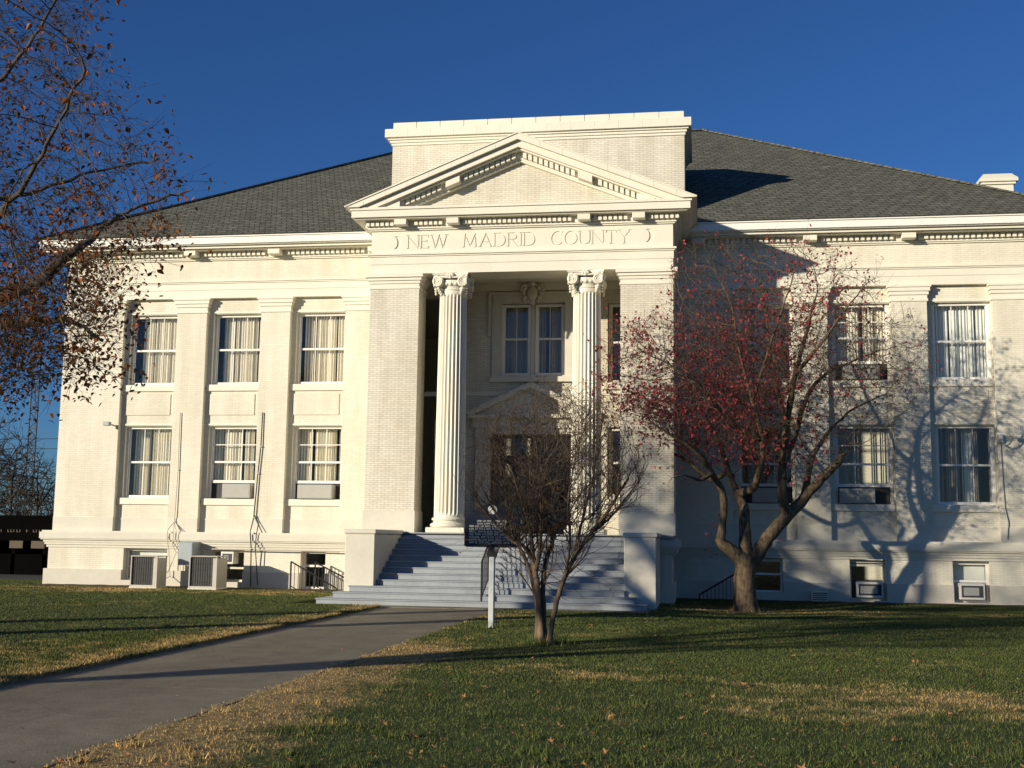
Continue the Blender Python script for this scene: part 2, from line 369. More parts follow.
# ------------------------------------------------------------------ the courthouse
XC = -4.81; XL = -19.45; XR = 9.83; YW = 34.0; YB = 53.3
ch = thing('courthouse', 'cream painted brick courthouse with columned entrance, pediment and grey hip roof', 'building', (XC, YW, 0))
mir = lambda a, b_: (2*XC-b_, 2*XC-a)
BAYS = [(-17.51,-15.78),(-14.83,-13.10),(-12.19,-10.47)]
BAYS += [mir(*q) for q in BAYS[::-1]]                       # right wing: nearest to the portico first
YR = 34.18                                                  # recessed wall plane
def wall_boxes(mb, x0, x1, z0, z1, y0, y1, holes):
    xs = sorted({x0,x1,*[min(max(v,x0),x1) for h in holes for v in h[:2]]})
    for a, b_ in zip(xs[:-1], xs[1:]):
        if b_-a < 1e-6: continue
        hs = sorted((max(h[2],z0), min(h[3],z1)) for h in holes if h[0] < (a+b_)/2 < h[1] and h[3] > z0 and h[2] < z1)
        z = z0
        for p, q in hs:
            if p > z+1e-6: mb.box(a,b_,y0,y1,z,p)
            z = max(z,q)
        if z < z1-1e-6: mb.box(a,b_,y0,y1,z,z1)
rw = random.Random(11)
def curtain_mesh(x0, x1, z0, z1, y, seed, gap=.12, pleat=.09):
    mb = MB(); r = random.Random(seed); x = x0
    while x < x1-.03:
        wdt = r.uniform(.25,.7)*(1 if gap < .5 else .35); e = min(x+wdt, x1); n = max(3,int((e-x)/.018)); ph = r.uniform(0,6); am = r.uniform(.02,.04)
        b = len(mb.v); yy = y+r.uniform(0,.05)
        for i in range(n+1):
            u = x+(e-x)*i/n; q = am*math.sin(2*PI*u/pleat+ph)+.3*am*math.sin(2*PI*u/(pleat*.43)+ph*2)
            mb.v += [(u,yy+q,z0),(u,yy+q*.8,z1)]
        for i in range(n): mb.f.append((b+2*i,b+2*i+2,b+2*i+3,b+2*i+1))
        x = e+(r.uniform(.02,gap) if r.random() < .75 else .004)
    return mb
def blind_mesh(x0, x1, z0, z1, y, seed, fill=.6):
    mb = MB(); r = random.Random(seed); x = x0
    while x < x1-.05:
        if r.random() < fill:
            a = r.uniform(-.9,.9); dx = .022*math.cos(a); dy = .022*math.sin(a)
            mb.add([(x,y-dy,z0),(x+2*dx,y+dy,z0),(x+2*dx,y+dy,z1),(x,y-dy,z1)],[(0,1,2,3)])
        x += .062
    return mb
def window(xc, z0, z1, wd, yf, rail=None, lights=3, bars=(), ac=None, seed=0, cover='curtain', coverfrac=(0,1), casing=.0, sill=True, mat=None, silly=None, gap=.12):
    """z0..z1 clear opening of the frame; ac = height of the gap under the raised sash that holds a unit"""
    x0, x1 = xc-wd/2, xc+wd/2; fw = .075; mb = MB()
    zb = z0+(ac or 0)
    mb.cbox(x0,x0+fw,yf,yf+.11,z0,z1,.008); mb.cbox(x1-fw,x1,yf,yf+.11,z0,z1,.008)
    mb.cbox(x0+fw,x1-fw,yf,yf+.11,z1-fw,z1,.008); mb.cbox(x0+fw,x1-fw,yf+.015,yf+.12,zb,zb+.085,.008)
    # inner stop beads
    mb.box(x0+fw,x0+fw+.03,yf+.04,yf+.1,zb+.085,z1-fw); mb.box(x1-fw-.03,x1-fw,yf+.04,yf+.1,zb+.085,z1-fw)
    rail = rail or (z0+z1)/2
    mb.cbox(x0+fw+.03,x1-fw-.03,yf+.03,yf+.10,rail-.03,rail+.03,.006)
    for i in range(1,lights):
        u = x0+fw+.03+(wd-2*fw-.06)*i/lights
        mb.box(u-.009,u+.009,yf+.052,yf+.088,zb+.085,rail-.03); mb.box(u-.009,u+.009,yf+.045,yf+.075,rail+.03,z1-fw)
    for zz in bars: mb.box(x0+fw+.03,x1-fw-.03,yf+.04,yf+.078,zz-.013,zz+.013)
    f = obj('window', mb, M['white'], ch)
    g = MB(); g.box(x0+fw+.002,x1-fw-.002,yf+.072,yf+.078,zb+.05,rail); g.box(x0+fw+.002,x1-fw-.002,yf+.06,yf+.066,rail,z1-fw-.002)
    obj('pane', g, M['glass'], f)
    if cover:
        ca, cb_ = x0+(x1-x0)*coverfrac[0]+.02, x0+(x1-x0)*coverfrac[1]-.02
        if cover == 'curtain': obj('curtain', curtain_mesh(ca,cb_,zb+.02,z1-.05,yf+.24,seed,gap), mat or M['curtain'], f)
        else: obj('blind', blind_mesh(ca,cb_,zb+.03,z1-.06,yf+.24,seed), mat or M['blind'], f)
    if ac: 
        q = MB(); q.box(x0+fw,x1-fw,yf+.10,yf+.115,z0+.0,zb); obj('filler_panel', q, M['filler'], f)
    if sill:
        q = MB(); q.cbox(x0-.14,x1+.012,(silly or yf)-.13,yf+.2,z0-.20,z0-.002,.012); obj('sill', q, M['stone'], f)
    return f

# --- wing wall behind the pilasters, with window holes
def bay_holes():
    h = []
    for a, b_ in BAYS:
        c = (a+b_)/2; h += [(c-.715,c+.845,6.09,8.25),(c-.715,c+.845,2.66,4.83)]
    return h
mb = MB()
wall_boxes(mb, XL+.05, -8.6, 1.66, 8.72, YR, 34.55, bay_holes()); obj('brick_wall', mb, M['brick'], ch); mb = MB()
wall_boxes(mb, -1.02, XR-.05, 1.66, 8.72, YR, 34.55, bay_holes())
obj('brick_wall', mb, M['brick'], ch)
mb = MB(); mb.box(XL,XL+.35,34.56,YB,0,8.72); mb.box(XR-.35,XR,34.56,YB,0,8.72); mb.box(XL+.36,XR-.36,YB-.4,YB,0,8.72)
mb.box(XL+.36,XR-.36,42.0,42.2,0,8.72)
obj('side_wall', mb, M['brick'], ch)
# pilasters, each with its cap
PIL = []
edges = [XL]+[v for q in BAYS[:3] for v in q]+[-8.88]
PIL += list(zip(edges[0::2], edges[1::2]))
edges = [-.74]+[v for q in BAYS[3:] for v in q]+[XR]
PIL += list(zip(edges[0::2], edges[1::2]))
for a, b_ in PIL:
    mb = MB(); mb.box(a,b_,YW,YR+.002,2.07,8.26); p = obj('pilaster', mb, M['brick'], ch)
    q = MB()
    ea = 0 if a in (-.74,) else 1; eb = 0 if b_ in (-8.88,) else 1
    for z0, z1, e in ((8.26,8.33,.035),(8.33,8.44,.015),(8.44,8.54,.05),(8.54,8.65,.085),(8.65,8.718,.115)):
        q.box(a-e*ea,b_+e*eb,YW-e,YR+.003,z0,z1)
    obj('pilaster_cap', q, M['stone'], p)
    q = MB(); q.box(a-.0,b_+.0,YW-.02,YR+.004,1.66,2.07); obj('pilaster_base', q, M['stone2'], p)
# recess base band and raised panels between storeys
for a, b_ in BAYS:
    mb = MB(); mb.box(a+.001,b_-.001,YR-.02,YR+.03,1.66,2.05); obj('base_band', mb, M['stone2'], ch)
    mb = MB(); mb.cbox(a+.14,b_-.16,YR-.028,YR+.03,5.16,5.80,.01); obj('spandrel_panel', mb, M['brick'], ch)
# wing windows
spec = {  # bay index, storey -> options
 (0,1):dict(seed=3,coverfrac=(.16,1),gap=.06),(1,1):dict(seed=8,coverfrac=(.12,1),gap=.09),(2,1):dict(seed=21,coverfrac=(.1,1),gap=.05),
 (0,0):dict(seed=5,coverfrac=(.08,1),gap=.06),(1,0):dict(seed=14,ac=.47,bars=(4.28,),rail=3.76,gap=.10),(2,0):dict(seed=33,ac=.47,bars=(4.28,),rail=3.76,gap=.08),
 (3,1):dict(seed=44,bars=(7.75,),rail=7.2),(4,1):dict(seed=45,ac=.47,bars=(7.75,),rail=7.3,cover='curtain',gap=.10),(5,1):dict(seed=51,gap=.04,mat='pale',coverfrac=(.08,1)),
 (3,0):dict(seed=61,ac=.47,bars=(4.28,),rail=3.76,cover='blind'),(4,0):dict(seed=63,ac=.47,bars=(4.28,),rail=3.76,cover='blind'),(5,0):dict(seed=66,cover='blind')}
for i, (a, b_) in enumerate(BAYS):
    c = (a+b_)/2
    for st, z0, z1 in ((0,2.66,4.83),(1,6.09,8.25)):
        k = dict(spec[(i,st)])
        if k.get('mat') == 'pale': k['mat'] = M['curtainblue']
        f = window(c+.065, z0, z1, 1.56, 34.30, silly=YR+.07, **k)
        if (i,st) == (5,0):
            obj('curtain', curtain_mesh(c+.05,c+.34,z0+.05,z1-.05,34.62,9,.02), M['curtainblue'], f)
        mb = MB(); mb.box(c-.78,c+.86,YR-.03,YR+.04,z1+.02,z1+.07); obj('window_head', mb, M['stone'], f)

# --- basement storey
BW = [(-17.08,-15.70,.22,1.22),(-14.33,-13.30,.22,1.22),(-11.57,-10.82,.06,1.22),(1.18,2.16,.22,1.2),(3.93,4.88,.06,1.2),(6.60,7.55,.06,1.2)]
mb = MB()
wall_boxes(mb, XL-.05, -8.7, .52, 1.16, 33.92, 34.5, BW); obj('basement_wall', mb, M['brick'], ch); mb = MB(); wall_boxes(mb, -.9, XR+.05, .52, 1.16, 33.92, 34.5, BW)
obj('basement_wall', mb, M['brick'], ch)
mb = MB()
wall_boxes(mb, XL-.13, -8.7, -.2, .52, 33.83, 34.5, BW); obj('foundation_band', mb, M['plinth'], ch); mb = MB(); wall_boxes(mb, -.9, XR+.13, -.2, .52, 33.83, 34.5, BW)
mb.box(XL-.13,XL+.02,34.5,YB,-.2,.52); mb.box(XR-.02,XR+.13,34.5,YB,-.2,.52)
obj('foundation_band', mb, M['plinth'], ch)
for (x0, x1) in ((XL,-8.75),(-.85,XR)):
    l = x0 == XL; mb = MB()
    for z0, z1, e in ((1.16,1.24,.11),(1.24,1.31,.15),(1.31,1.38,.18),(1.38,1.42,.24),(1.42,1.61,.27),(1.61,1.66,.22)):
        mb.box(x0-(e if l else 0), x1+(0 if l else e), YW-e, 34.6, z0, z1)
    obj('water_table', mb, M['stone2'], ch)
for i, (a, b_, z0, z1) in enumerate(BW):
    c = (a+b_)/2; wd = b_-a-.06; mb = MB(); yf = 34.12; fw = .06
    zr = .72 if i in (2,3) else (1.0 if i == 4 else .62)
    mb.box(a+.0,a+fw,yf,yf+.1,z0,z1-.06); mb.box(b_-fw,b_,yf,yf+.1,z0,z1-.06); mb.box(a+fw,b_-fw,yf,yf+.1,z1-.14,z1-.06)
    mb.box(a+fw,b_-fw,yf+.01,yf+.09,zr-.03,zr+.03); mb.box(a+fw,b_-fw,yf+.01,yf+.09,z0,z0+.06)
    f = obj('basement_window', mb, M['white'] if i in (2,3,5,0) else M['stone2'], ch)
    g = MB(); g.box(a+fw,b_-fw,yf+.05,yf+.056,z0+.06,z1-.14); obj('pane', g, M['glass'], f)
    if i in (0,4,5):
        q = MB(); q.box(a+.06,b_-.06,yf+.16,yf+.18,.62 if i != 4 else .98,z1-.08); obj('shade', q, M['curtainblue'] if i != 4 else M['blind'], f)
        if i in (4,5): q = MB(); q.box(a+fw,b_-fw,yf+.045,yf+.048,z0,.60); obj('filler_panel', q, M['acgrey'] if i == 5 else M['filler'], f)
# --- entablature of the wings, all round the building
def layers(mb, ls, x0=XL, x1=XR, y0=YW, y1=YB):
    for z0, z1, e in ls: mb.box(x0-e,x1+e,y0-e,y1+e,z0,z1)
mb = MB(); layers(mb, ((8.72,8.97,.0),(8.97,9.17,.018),(9.17,9.21,.05),(9.21,9.26,.085))); obj('architrave', mb, M['stone'], ch)
mb = MB(); layers(mb, ((9.26,9.88,.0),)); obj('frieze', mb, M['brick'], ch)
mb = MB(); layers(mb, ((9.88,9.92,.05),(9.92,9.97,.09),(9.97,10.125,.10),(10.125,10.15,.42),(10.15,10.224,.50)))
cor = obj('cornice', mb, M['stone'], ch)
mb = MB(); layers(mb, ((10.225,10.25,.60),(10.25,10.45,.66),(10.45,10.49,.70))); obj('gutter', mb, M['white'], ch)
BLK = []
for a, b_ in PIL:
    BLK.append(XL+.33 if a == XL else XR-.33 if b_ == XR else (-9.55 if b_ == -8.88 else -.07 if a == -.74 else (a+b_)/2))
mb = MB(); x = XL+.0
while x < XR:
    if not (-8.95 < x < -.72) and min(abs(x+.045-q) for q in BLK) > .30: mb.box(x,x+.095,YW-.19,YW-.09,9.985,10.124)
    x += .155
y = YW
while y < YB: mb.box(XL-.19,XL-.09,y,y+.095,9.985,10.124); y += .155
obj('dentils', mb, M['stone'], cor)
for q in BLK:
    mb = MB(); mb.cbox(q-.19,q+.19,YW-.40,YW-.09,9.965,10.124,.012); obj('cornice_block', mb, M['stone'], cor)

# --- roof
ex0, ex1, ey0, ey1 = XL-.74, XR+.74, YW-.74, 54.04
rx0, rx1, ry, rz = 2*XC-.148, .148, 43.65, 16.74
mb = MB(); z = 10.495
vs = [(ex0,ey0,z),(ex1,ey0,z),(ex1,ey1,z),(ex0,ey1,z),(rx0,ry,rz),(rx1,ry,rz)]
mb.add(vs, [(0,1,5,4),(2,3,4,5),(1,2,5),(3,0,4),(3,2,1,0)])
rf = obj('roof', mb, M['roof'], ch)
mb = MB()
for a, b_ in ((0,4),(1,5),(2,5),(3,4),(4,5)): mb.bar(Vector(vs[a])+Vector((0,0,.015)), Vector(vs[b_])+Vector((0,0,.015)), .26, .05)
obj('ridge_cap', mb, M['roof'], rf)
CZ = .42; mb = MB(); mb.box(8.72,9.62,38.2,39.0,10.4,12.32+CZ)
for z0, z1, e in ((12.32+CZ,12.40+CZ,.06),(12.40+CZ,12.50+CZ,.12)): mb.box(8.72-e,9.62+e,38.2-e,39.0+e,z0,z1)
mb.add([(8.6,38.08,12.5+CZ),(9.74,38.08,12.5+CZ),(9.74,39.12,12.5+CZ),(8.6,39.12,12.5+CZ),(8.75,38.25,12.68+CZ),(9.59,38.25,12.68+CZ),(9.59,38.95,12.68+CZ),(8.75,38.95,12.68+CZ)],
       [(0,1,5,4),(1,2,6,5),(2,3,7,6),(3,0,4,7),(4,5,6,7)])
obj('chimney', mb, M['stone'], rf)
# --- attic block behind the pediment
AX0, AX1 = -9.17, -.45
mb = MB(); mb.box(AX0,AX1,34.03,37.2,10.3,13.30); at_ = obj('attic_block', mb, M['pier'], ch)
mb = MB()
for z0, z1, e in ((13.30,13.38,.03),(13.38,13.46,.07),(13.46,13.52,.12),(13.52,13.77,.20)): mb.box(AX0-e,AX1+e,34.03-e,37.2+e,z0,z1)
n = 12; e = .0
for i in range(n):
    a = AX0+(AX1-AX0)*i/n; b_ = AX0+(AX1-AX0)*(i+1)/n
    mb.cbox(a+.004,b_-.004,34.03-.0,34.5,13.77,14.03,.01)
mb.box(AX0,AX0+.4,34.51,37.2,13.77,14.03); mb.box(AX1-.4,AX1,34.51,37.2,13.77,14.03); mb.box(AX0+.4,AX1-.4,36.8,37.2,13.77,14.03)
obj('attic_coping', mb, M['stone'], at_)
# joints in the coping face
mb = MB()
for i in range(13):
    a = AX0-.2+(AX1-AX0+.4)*i/13
    if i: mb.box(a-.006,a+.006,34.03-.2025,34.03-.19,13.525,13.765)
obj('coping_joint', mb, M['stone2'], at_)

# --- portico
PXL, PXR, YP = -8.90, -.72, 31.10
PIN0, PIN1 = -7.54, -2.10
FL = 1.72; YBK = 33.80
mb = MB(); mb.box(PXL+.0,PXR,YP-.08,34.2,-.2,.52); mb.box(PXL+.06,PXR-.06,YP-.02,34.2,.52,1.2)
for z0, z1, e in ((1.2,1.28,.0),(1.28,1.36,.06),(1.36,1.42,.10),(1.42,1.60,.14)): mb.box(PXL-e,PXR+e,YP-e,34.2,z0,z1)
mb.box(PXL-.06,PXR+.06,YP-.1,34.2,1.60,1.655)
obj('portico_base', mb, M['stone2'], ch)
mb = MB(); mb.box(PXL+.0,PXR-.0,30.9,34.2,1.656,FL); obj('porch_floor', mb, M['step'], ch)
for (a, b_, inner) in ((PXL,PIN0,1),(PIN1,PXR,-1)):
    mb = MB(); mb.box(a,b_,YP,YP+.85,2.28,8.27)
    # the side wall running back to the building
    s0, s1 = (PXL,-8.35) if inner > 0 else (-1.27,PXR)
    mb.box(s0,s1,YP+.851,34.17,FL+.001,8.69)
    p = obj('portico_pier', mb, M['pier'], ch)
    q = MB(); q.box(a-.03,b_+.03,YP-.03,YP+.88,FL+.001,2.28); obj('pier_base', q, M['stone2'], p)
    q = MB()
    for z0, z1, e in ((8.27,8.33,.025),(8.33,8.42,.0),(8.42,8.50,.03),(8.50,8.58,.07),(8.58,8.69,.12)): q.box(a-e,b_+e,YP-e,YP+.85+e,z0,z1)
    obj('pier_cap', q, M['stone'], p)
# porch back wall
PH = [(-5.75,-3.87,6.25,8.36),(-6.0,-3.62,FL,4.55),(-8.349,-6.95,FL+.001,8.55),(-2.64,-1.52,6.0,8.33),(-2.64,-1.52,2.75,4.75)]
mb = MB(); wall_boxes(mb, -8.349, -1.271, FL+.001, 9.0, YBK, 34.17, PH); obj('porch_wall', mb, M['pier'], ch)
mb = MB(); mb.box(-8.349,-1.271,YBK-.03,YBK+.01,5.66,5.78); mb.box(-8.349,-1.271,YBK-.05,YBK+.01,8.72,8.95); obj('porch_band', mb, M['stone'], ch)
# entablature of the portico
mb = MB(); x0, x1 = PXL, PXR
mb.box(x0,x1,YP,YP+.9,8.69,8.95); mb.box(x0,-8.3,YP+.9,34.0,8.69,8.95); mb.box(-1.3,x1,YP+.9,34.0,8.69,8.95)
mb.box(x0-.018,x1+.018,YP-.018,34.0,8.951,9.16)
for z0, z1, e in ((9.16,9.20,.05),(9.20,9.25,.09)): mb.box(x0-e,x1+e,YP-e,34.0,z0,z1)
obj('portico_architrave', mb, M['stone'], ch)

# incised lettering, cut into the frieze stone
GL = {
 'N':(.86,[(0,0,0,1),(0,1,.86,0),(.86,0,.86,1),(-.12,0,.12,0),(-.14,1,.06,1),(.74,1,.98,1)]),
 'E':(.62,[(0,0,0,1),(0,0,.62,0),(0,1,.58,1),(0,.53,.45,.53),(.62,0,.62,.14),(.58,1,.58,.87),(.45,.46,.45,.6),(-.1,0,0,0),(-.1,1,0,1)]),
 'W':(1.25,[(0,1,.33,0),(.33,0,.63,1),(.63,1,.95,0),(.95,0,1.25,1),(-.12,1,.12,1),(1.13,1,1.37,1)]),
 'M':(1.1,[(.05,0,.14,1),(.14,1,.55,.08),(.55,.08,.96,1),(.96,1,1.05,0),(-.08,0,.18,0),(.92,0,1.18,0)]),
 'A':(.95,[(0,0,.47,1),(.47,1,.95,0),(.18,.36,.78,.36),(-.12,0,.12,0),(.83,0,1.07,0)]),
 'D':(.85,[(0,0,0,1),(-.1,0,.35,0),(-.1,1,.35,1),('arc',.35,.5,.5,.5,-90,90)]),
 'R':(.75,[(0,0,0,1),(-.1,1,.35,1),(0,.5,.35,.5),('arc',.35,.75,.3,.25,-90,90),(.32,.5,.8,0),(-.12,0,.12,0),(.74,0,.9,0)]),
 'I':(.0,[(0,0,0,1),(-.12,0,.12,0),(-.12,1,.12,1)]),
 'C':(.85,[('arc',.48,.5,.48,.5,42,318),(.84,.83,.84,.98)]),
 'O':(.98,[('arc',.49,.5,.49,.5,0,360)]),
 'U':(.8,[(0,1,0,.38),('arc',.4,.38,.4,.38,180,360),(.8,.38,.8,1),(-.12,1,.12,1),(.68,1,.92,1)]),
 'T':(.8,[(.4,0,.4,1),(0,1,.8,1),(0,1,-.02,.84),(.8,1,.82,.84),(.28,0,.52,0)]),
 'Y':(.85,[(0,1,.42,.48),(.85,1,.42,.48),(.42,.48,.42,0),(-.12,1,.12,1),(.73,1,.97,1),(.3,0,.54,0)]),
}
fm = MB(); fm.box(x0,x1,YP,YP+.4,9.25,9.88)
cut = MB(); k_ = [0]
def stroke(a, b_, wd):
    a = Vector((a[0],0,a[1])); b_ = Vector((b_[0],0,b_[1])); d = b_-a
    if d.length < 1e-5: return
    d.normalize(); a -= d*.008; b_ += d*.008; n_ = Vector((-d.z,0,d.x))
    k_[0] += 1; ye = YP-.02-.0004*(k_[0]%7); yi = YP+.020+.0006*(k_[0]%11)
    vs = [(q+n_*(s*wd/2)) for q in (a,b_) for s in (-1,1)]
    P_ = [(v.x,ye,v.z) for v in vs]+[(v.x,yi,v.z) for v in vs]
    cut.add(P_, [(0,1,3,2),(4,6,7,5),(0,2,6,4),(2,3,7,6),(3,1,5,7),(1,0,4,5)])
def word(txt, xa, xb, z0, z1, wd=.030):
    h = z1-z0; ws = [GL[c][0] for c in txt]
    gap_total = (xb-xa)-sum(ws)*h*.92; g_ = gap_total/max(1,len(txt)-1); x = xa
    for c, wv in zip(txt, ws):
        s_ = h*.92
        for st in GL[c][1]:
            if st[0] == 'arc':
                _, cx, cz, rx, rz_, a0, a1 = st; n_ = max(8,int(abs(a1-a0)/15))
                pts = [(x+(cx+rx*math.cos(R(a0+(a1-a0)*i/n_)))*s_, z0+(cz+rz_*math.sin(R(a0+(a1-a0)*i/n_)))*h) for i in range(n_+1)]
                for p_, q_ in zip(pts[:-1], pts[1:]): stroke(p_, q_, wd)
            else:
                stroke((x+st[0]*s_,z0+st[1]*h),(x+st[2]*s_,z0+st[3]*h), wd*(.62 if st[1] == st[3] else 1))
        x += wv*s_+g_
word('NEW', -7.86, -6.80, 9.385, 9.745); word('MADRID', -6.33, -4.38, 9.385, 9.745); word('COUNTY', -3.93, -1.84, 9.385, 9.745)
def crescent(cx, cz, r):
    n_ = 14; o_ = [(cx+r*math.cos(R(-105+210*i/n_))*.8, cz+r*math.sin(R(-105+210*i/n_))) for i in range(n_+1)]
    i_ = [(cx-r*.36+r*.74*math.cos(R(-95+190*i/n_))*.8-.02, cz+r*.93*math.sin(R(-95+190*i/n_))) for i in range(n_+1)]
    vs = [(a,YP-.03,b_) for a, b_ in o_]+[(a,YP-.03,b_) for a, b_ in i_]+[(a,YP+.028,b_) for a, b_ in o_]+[(a,YP+.028,b_) for a, b_ in i_]
    m_ = n_+1; fs = []
    for i in range(n_):
        fs += [(i,i+1,m_+i+1,m_+i),(2*m_+i,3*m_+i,3*m_+i+1,2*m_+i+1),(i,2*m_+i,2*m_+i+1,i+1),(m_+i,m_+i+1,3*m_+i+1,3*m_+i)]
    fs += [(0,m_,3*m_,2*m_),(n_,2*m_+n_,3*m_+n_,m_+n_)]
    cut.add(vs, fs)
crescent(-8.20, 9.555, .18); crescent(-1.36, 9.58, .18)
def boolean_cut(base, cutter, name, mat, parent):
    a = bpy.data.meshes.new(name); a.from_pydata(base.v, [], base.f); a.materials.append(mat)
    c = bpy.data.meshes.new('cutter'); c.from_pydata(cutter.v, [], cutter.f)
    import bmesh
    for me in (a, c):
        bm = bmesh.new(); bm.from_mesh(me); bmesh.ops.recalc_face_normals(bm, faces=bm.faces); bm.to_mesh(me); bm.free()
    oa = bpy.data.objects.new(name, a); oc = bpy.data.objects.new('cutter', c); C.objects.link(oa); C.objects.link(oc)
    md = oa.modifiers.new('b', 'BOOLEAN'); md.object = oc; md.operation = 'DIFFERENCE'; md.solver = 'EXACT'; md.use_self = True
    dg = bpy.context.evaluated_depsgraph_get(); me = bpy.data.meshes.new_from_object(oa.evaluated_get(dg)); me.name = name
    bpy.data.objects.remove(oa); bpy.data.objects.remove(oc); bpy.data.meshes.remove(c)
    return link(name, me, mat, parent)
pf = boolean_cut(fm, cut, 'portico_frieze', M['stone'], ch)
mb = MB(); mb.box(x0,x1,YP+.402,34.0,9.252,10.2); mb.box(x0+.35,x1-.35,YP+.4,YP+.401,9.3,9.8)
obj('frieze_core', mb, M['stone'], pf)
# horizontal cornice of the pediment
mb = MB()
for z0, z1, e in ((9.881,9.92,.05),(9.92,9.975,.09),(9.975,10.135,.10),(10.135,10.17,.38),(10.17,10.36,.46),(10.36,10.43,.50)): mb.box(x0-e,x1+e,YP-e,34.0,z0,z1)
pc = obj('portico_cornice', mb, M['stone'], ch)
PB = [-8.02,-6.58,XC*2+6.58,XC*2+8.02]
mb = MB(); x = x0-.12
while x < x1+.1:
    if min(abs(x+.045-q) for q in PB) > .27: mb.box(x,x+.09,YP-.19,YP-.09,9.99,10.134)
    x += .135
y = YP
while y < 33.8: mb.box(x1+.09,x1+.19,y,y+.09,9.99,10.134); mb.box(x0-.19,x0-.09,y,y+.09,9.99,10.134); y += .135
obj('dentils', mb, M['stone'], pc)
for q in PB:
    mb = MB(); mb.cbox(q-.17,q+.17,YP-.36,YP-.09,9.97,10.134,.012); obj('cornice_block', mb, M['stone'], pc)
# pediment: tympanum and raking cornice
SL = .402; ZA = 12.36; HW = 4.62
mb = MB(); mb.prism_y([(x0+.1,10.43),(x1-.1,10.43),(XC,ZA-.45)], YP+.05, 34.0); pd = obj('pediment', mb, M['pier'], ch)
def chev(mb, t0, t1, proj, hw):
    """a chevron band: t0/t1 = vertical offsets below the outer rake"""
    zl = 10.431
    def half(s):
        xo = hw; xi = hw
        zo = ZA-t0-SL*xo; zi = ZA-t1-SL*xi
        p = [(XC,ZA-t0)]
        if zo < zl: p.append((XC+s*(ZA-t0-zl)/SL, zl))
        else: p.append((XC+s*xo, zo))
        if zi < zl:
            if zo >= zl: p.append((XC+s*xo, zl))
            p.append((XC+s*(ZA-t1-zl)/SL, zl))
        else: p.append((XC+s*xi, zi))
        p.append((XC,ZA-t1)); return p
    for s in (-1,1):
        p = half(s); mb.prism_y(p if s < 0 else p[::-1], YP-proj, 34.02)
mb = MB(); chev(mb,.0,.035,.60,HW+.10); chev(mb,.035,.19,.57,HW+.07); chev(mb,.19,.37,.46,HW); chev(mb,.37,.41,.36,HW); chev(mb,.41,.60,.12,HW); chev(mb,.60,.66,.09,HW)
rk = obj('raking_cornice', mb, M['stone'], pd)
mb = MB()
for s in (-1,1):
    u = .10
    while u < 3.55:
        if abs(u-1.78) > .24 and abs(u-3.42) > .22:
            zt = ZA-.415-SL*u
            p = [(XC+s*(u),zt),(XC+s*(u+.10),zt-SL*.10),(XC+s*(u+.10),zt-SL*.10-.15),(XC+s*u,zt-.15)]
            mb.prism_y(p if s < 0 else p[::-1], YP-.24, YP-.118)
        u += .145
obj('dentils', mb, M['stone'], rk)
for s in (-1,1):
    for u in (1.6,3.24):
        zt = ZA-.412-SL*u
        p = [(XC+s*u,zt),(XC+s*(u+.38),zt-SL*.38),(XC+s*(u+.38),max(zt-SL*.38-.19,10.433)),(XC+s*u,zt-.19)]
        mb = MB(); mb.prism_y(p if s < 0 else p[::-1], YP-.36, YP-.118); obj('cornice_block', mb, M['stone'], rk)
# joints of the tile sima
mb = MB()
for s in (-1,1):
    for i in range(1,8):
        u = i*.60; zt = ZA-SL*u
        mb.prism_y([(XC+s*u-.007,zt-.037),(XC+s*u+.007,zt-.037),(XC+s*u+.007,zt-.185),(XC+s*u-.007,zt-.185)], YP-.573, YP-.5)
obj('sima_joint', mb, M['stone2'], rk)

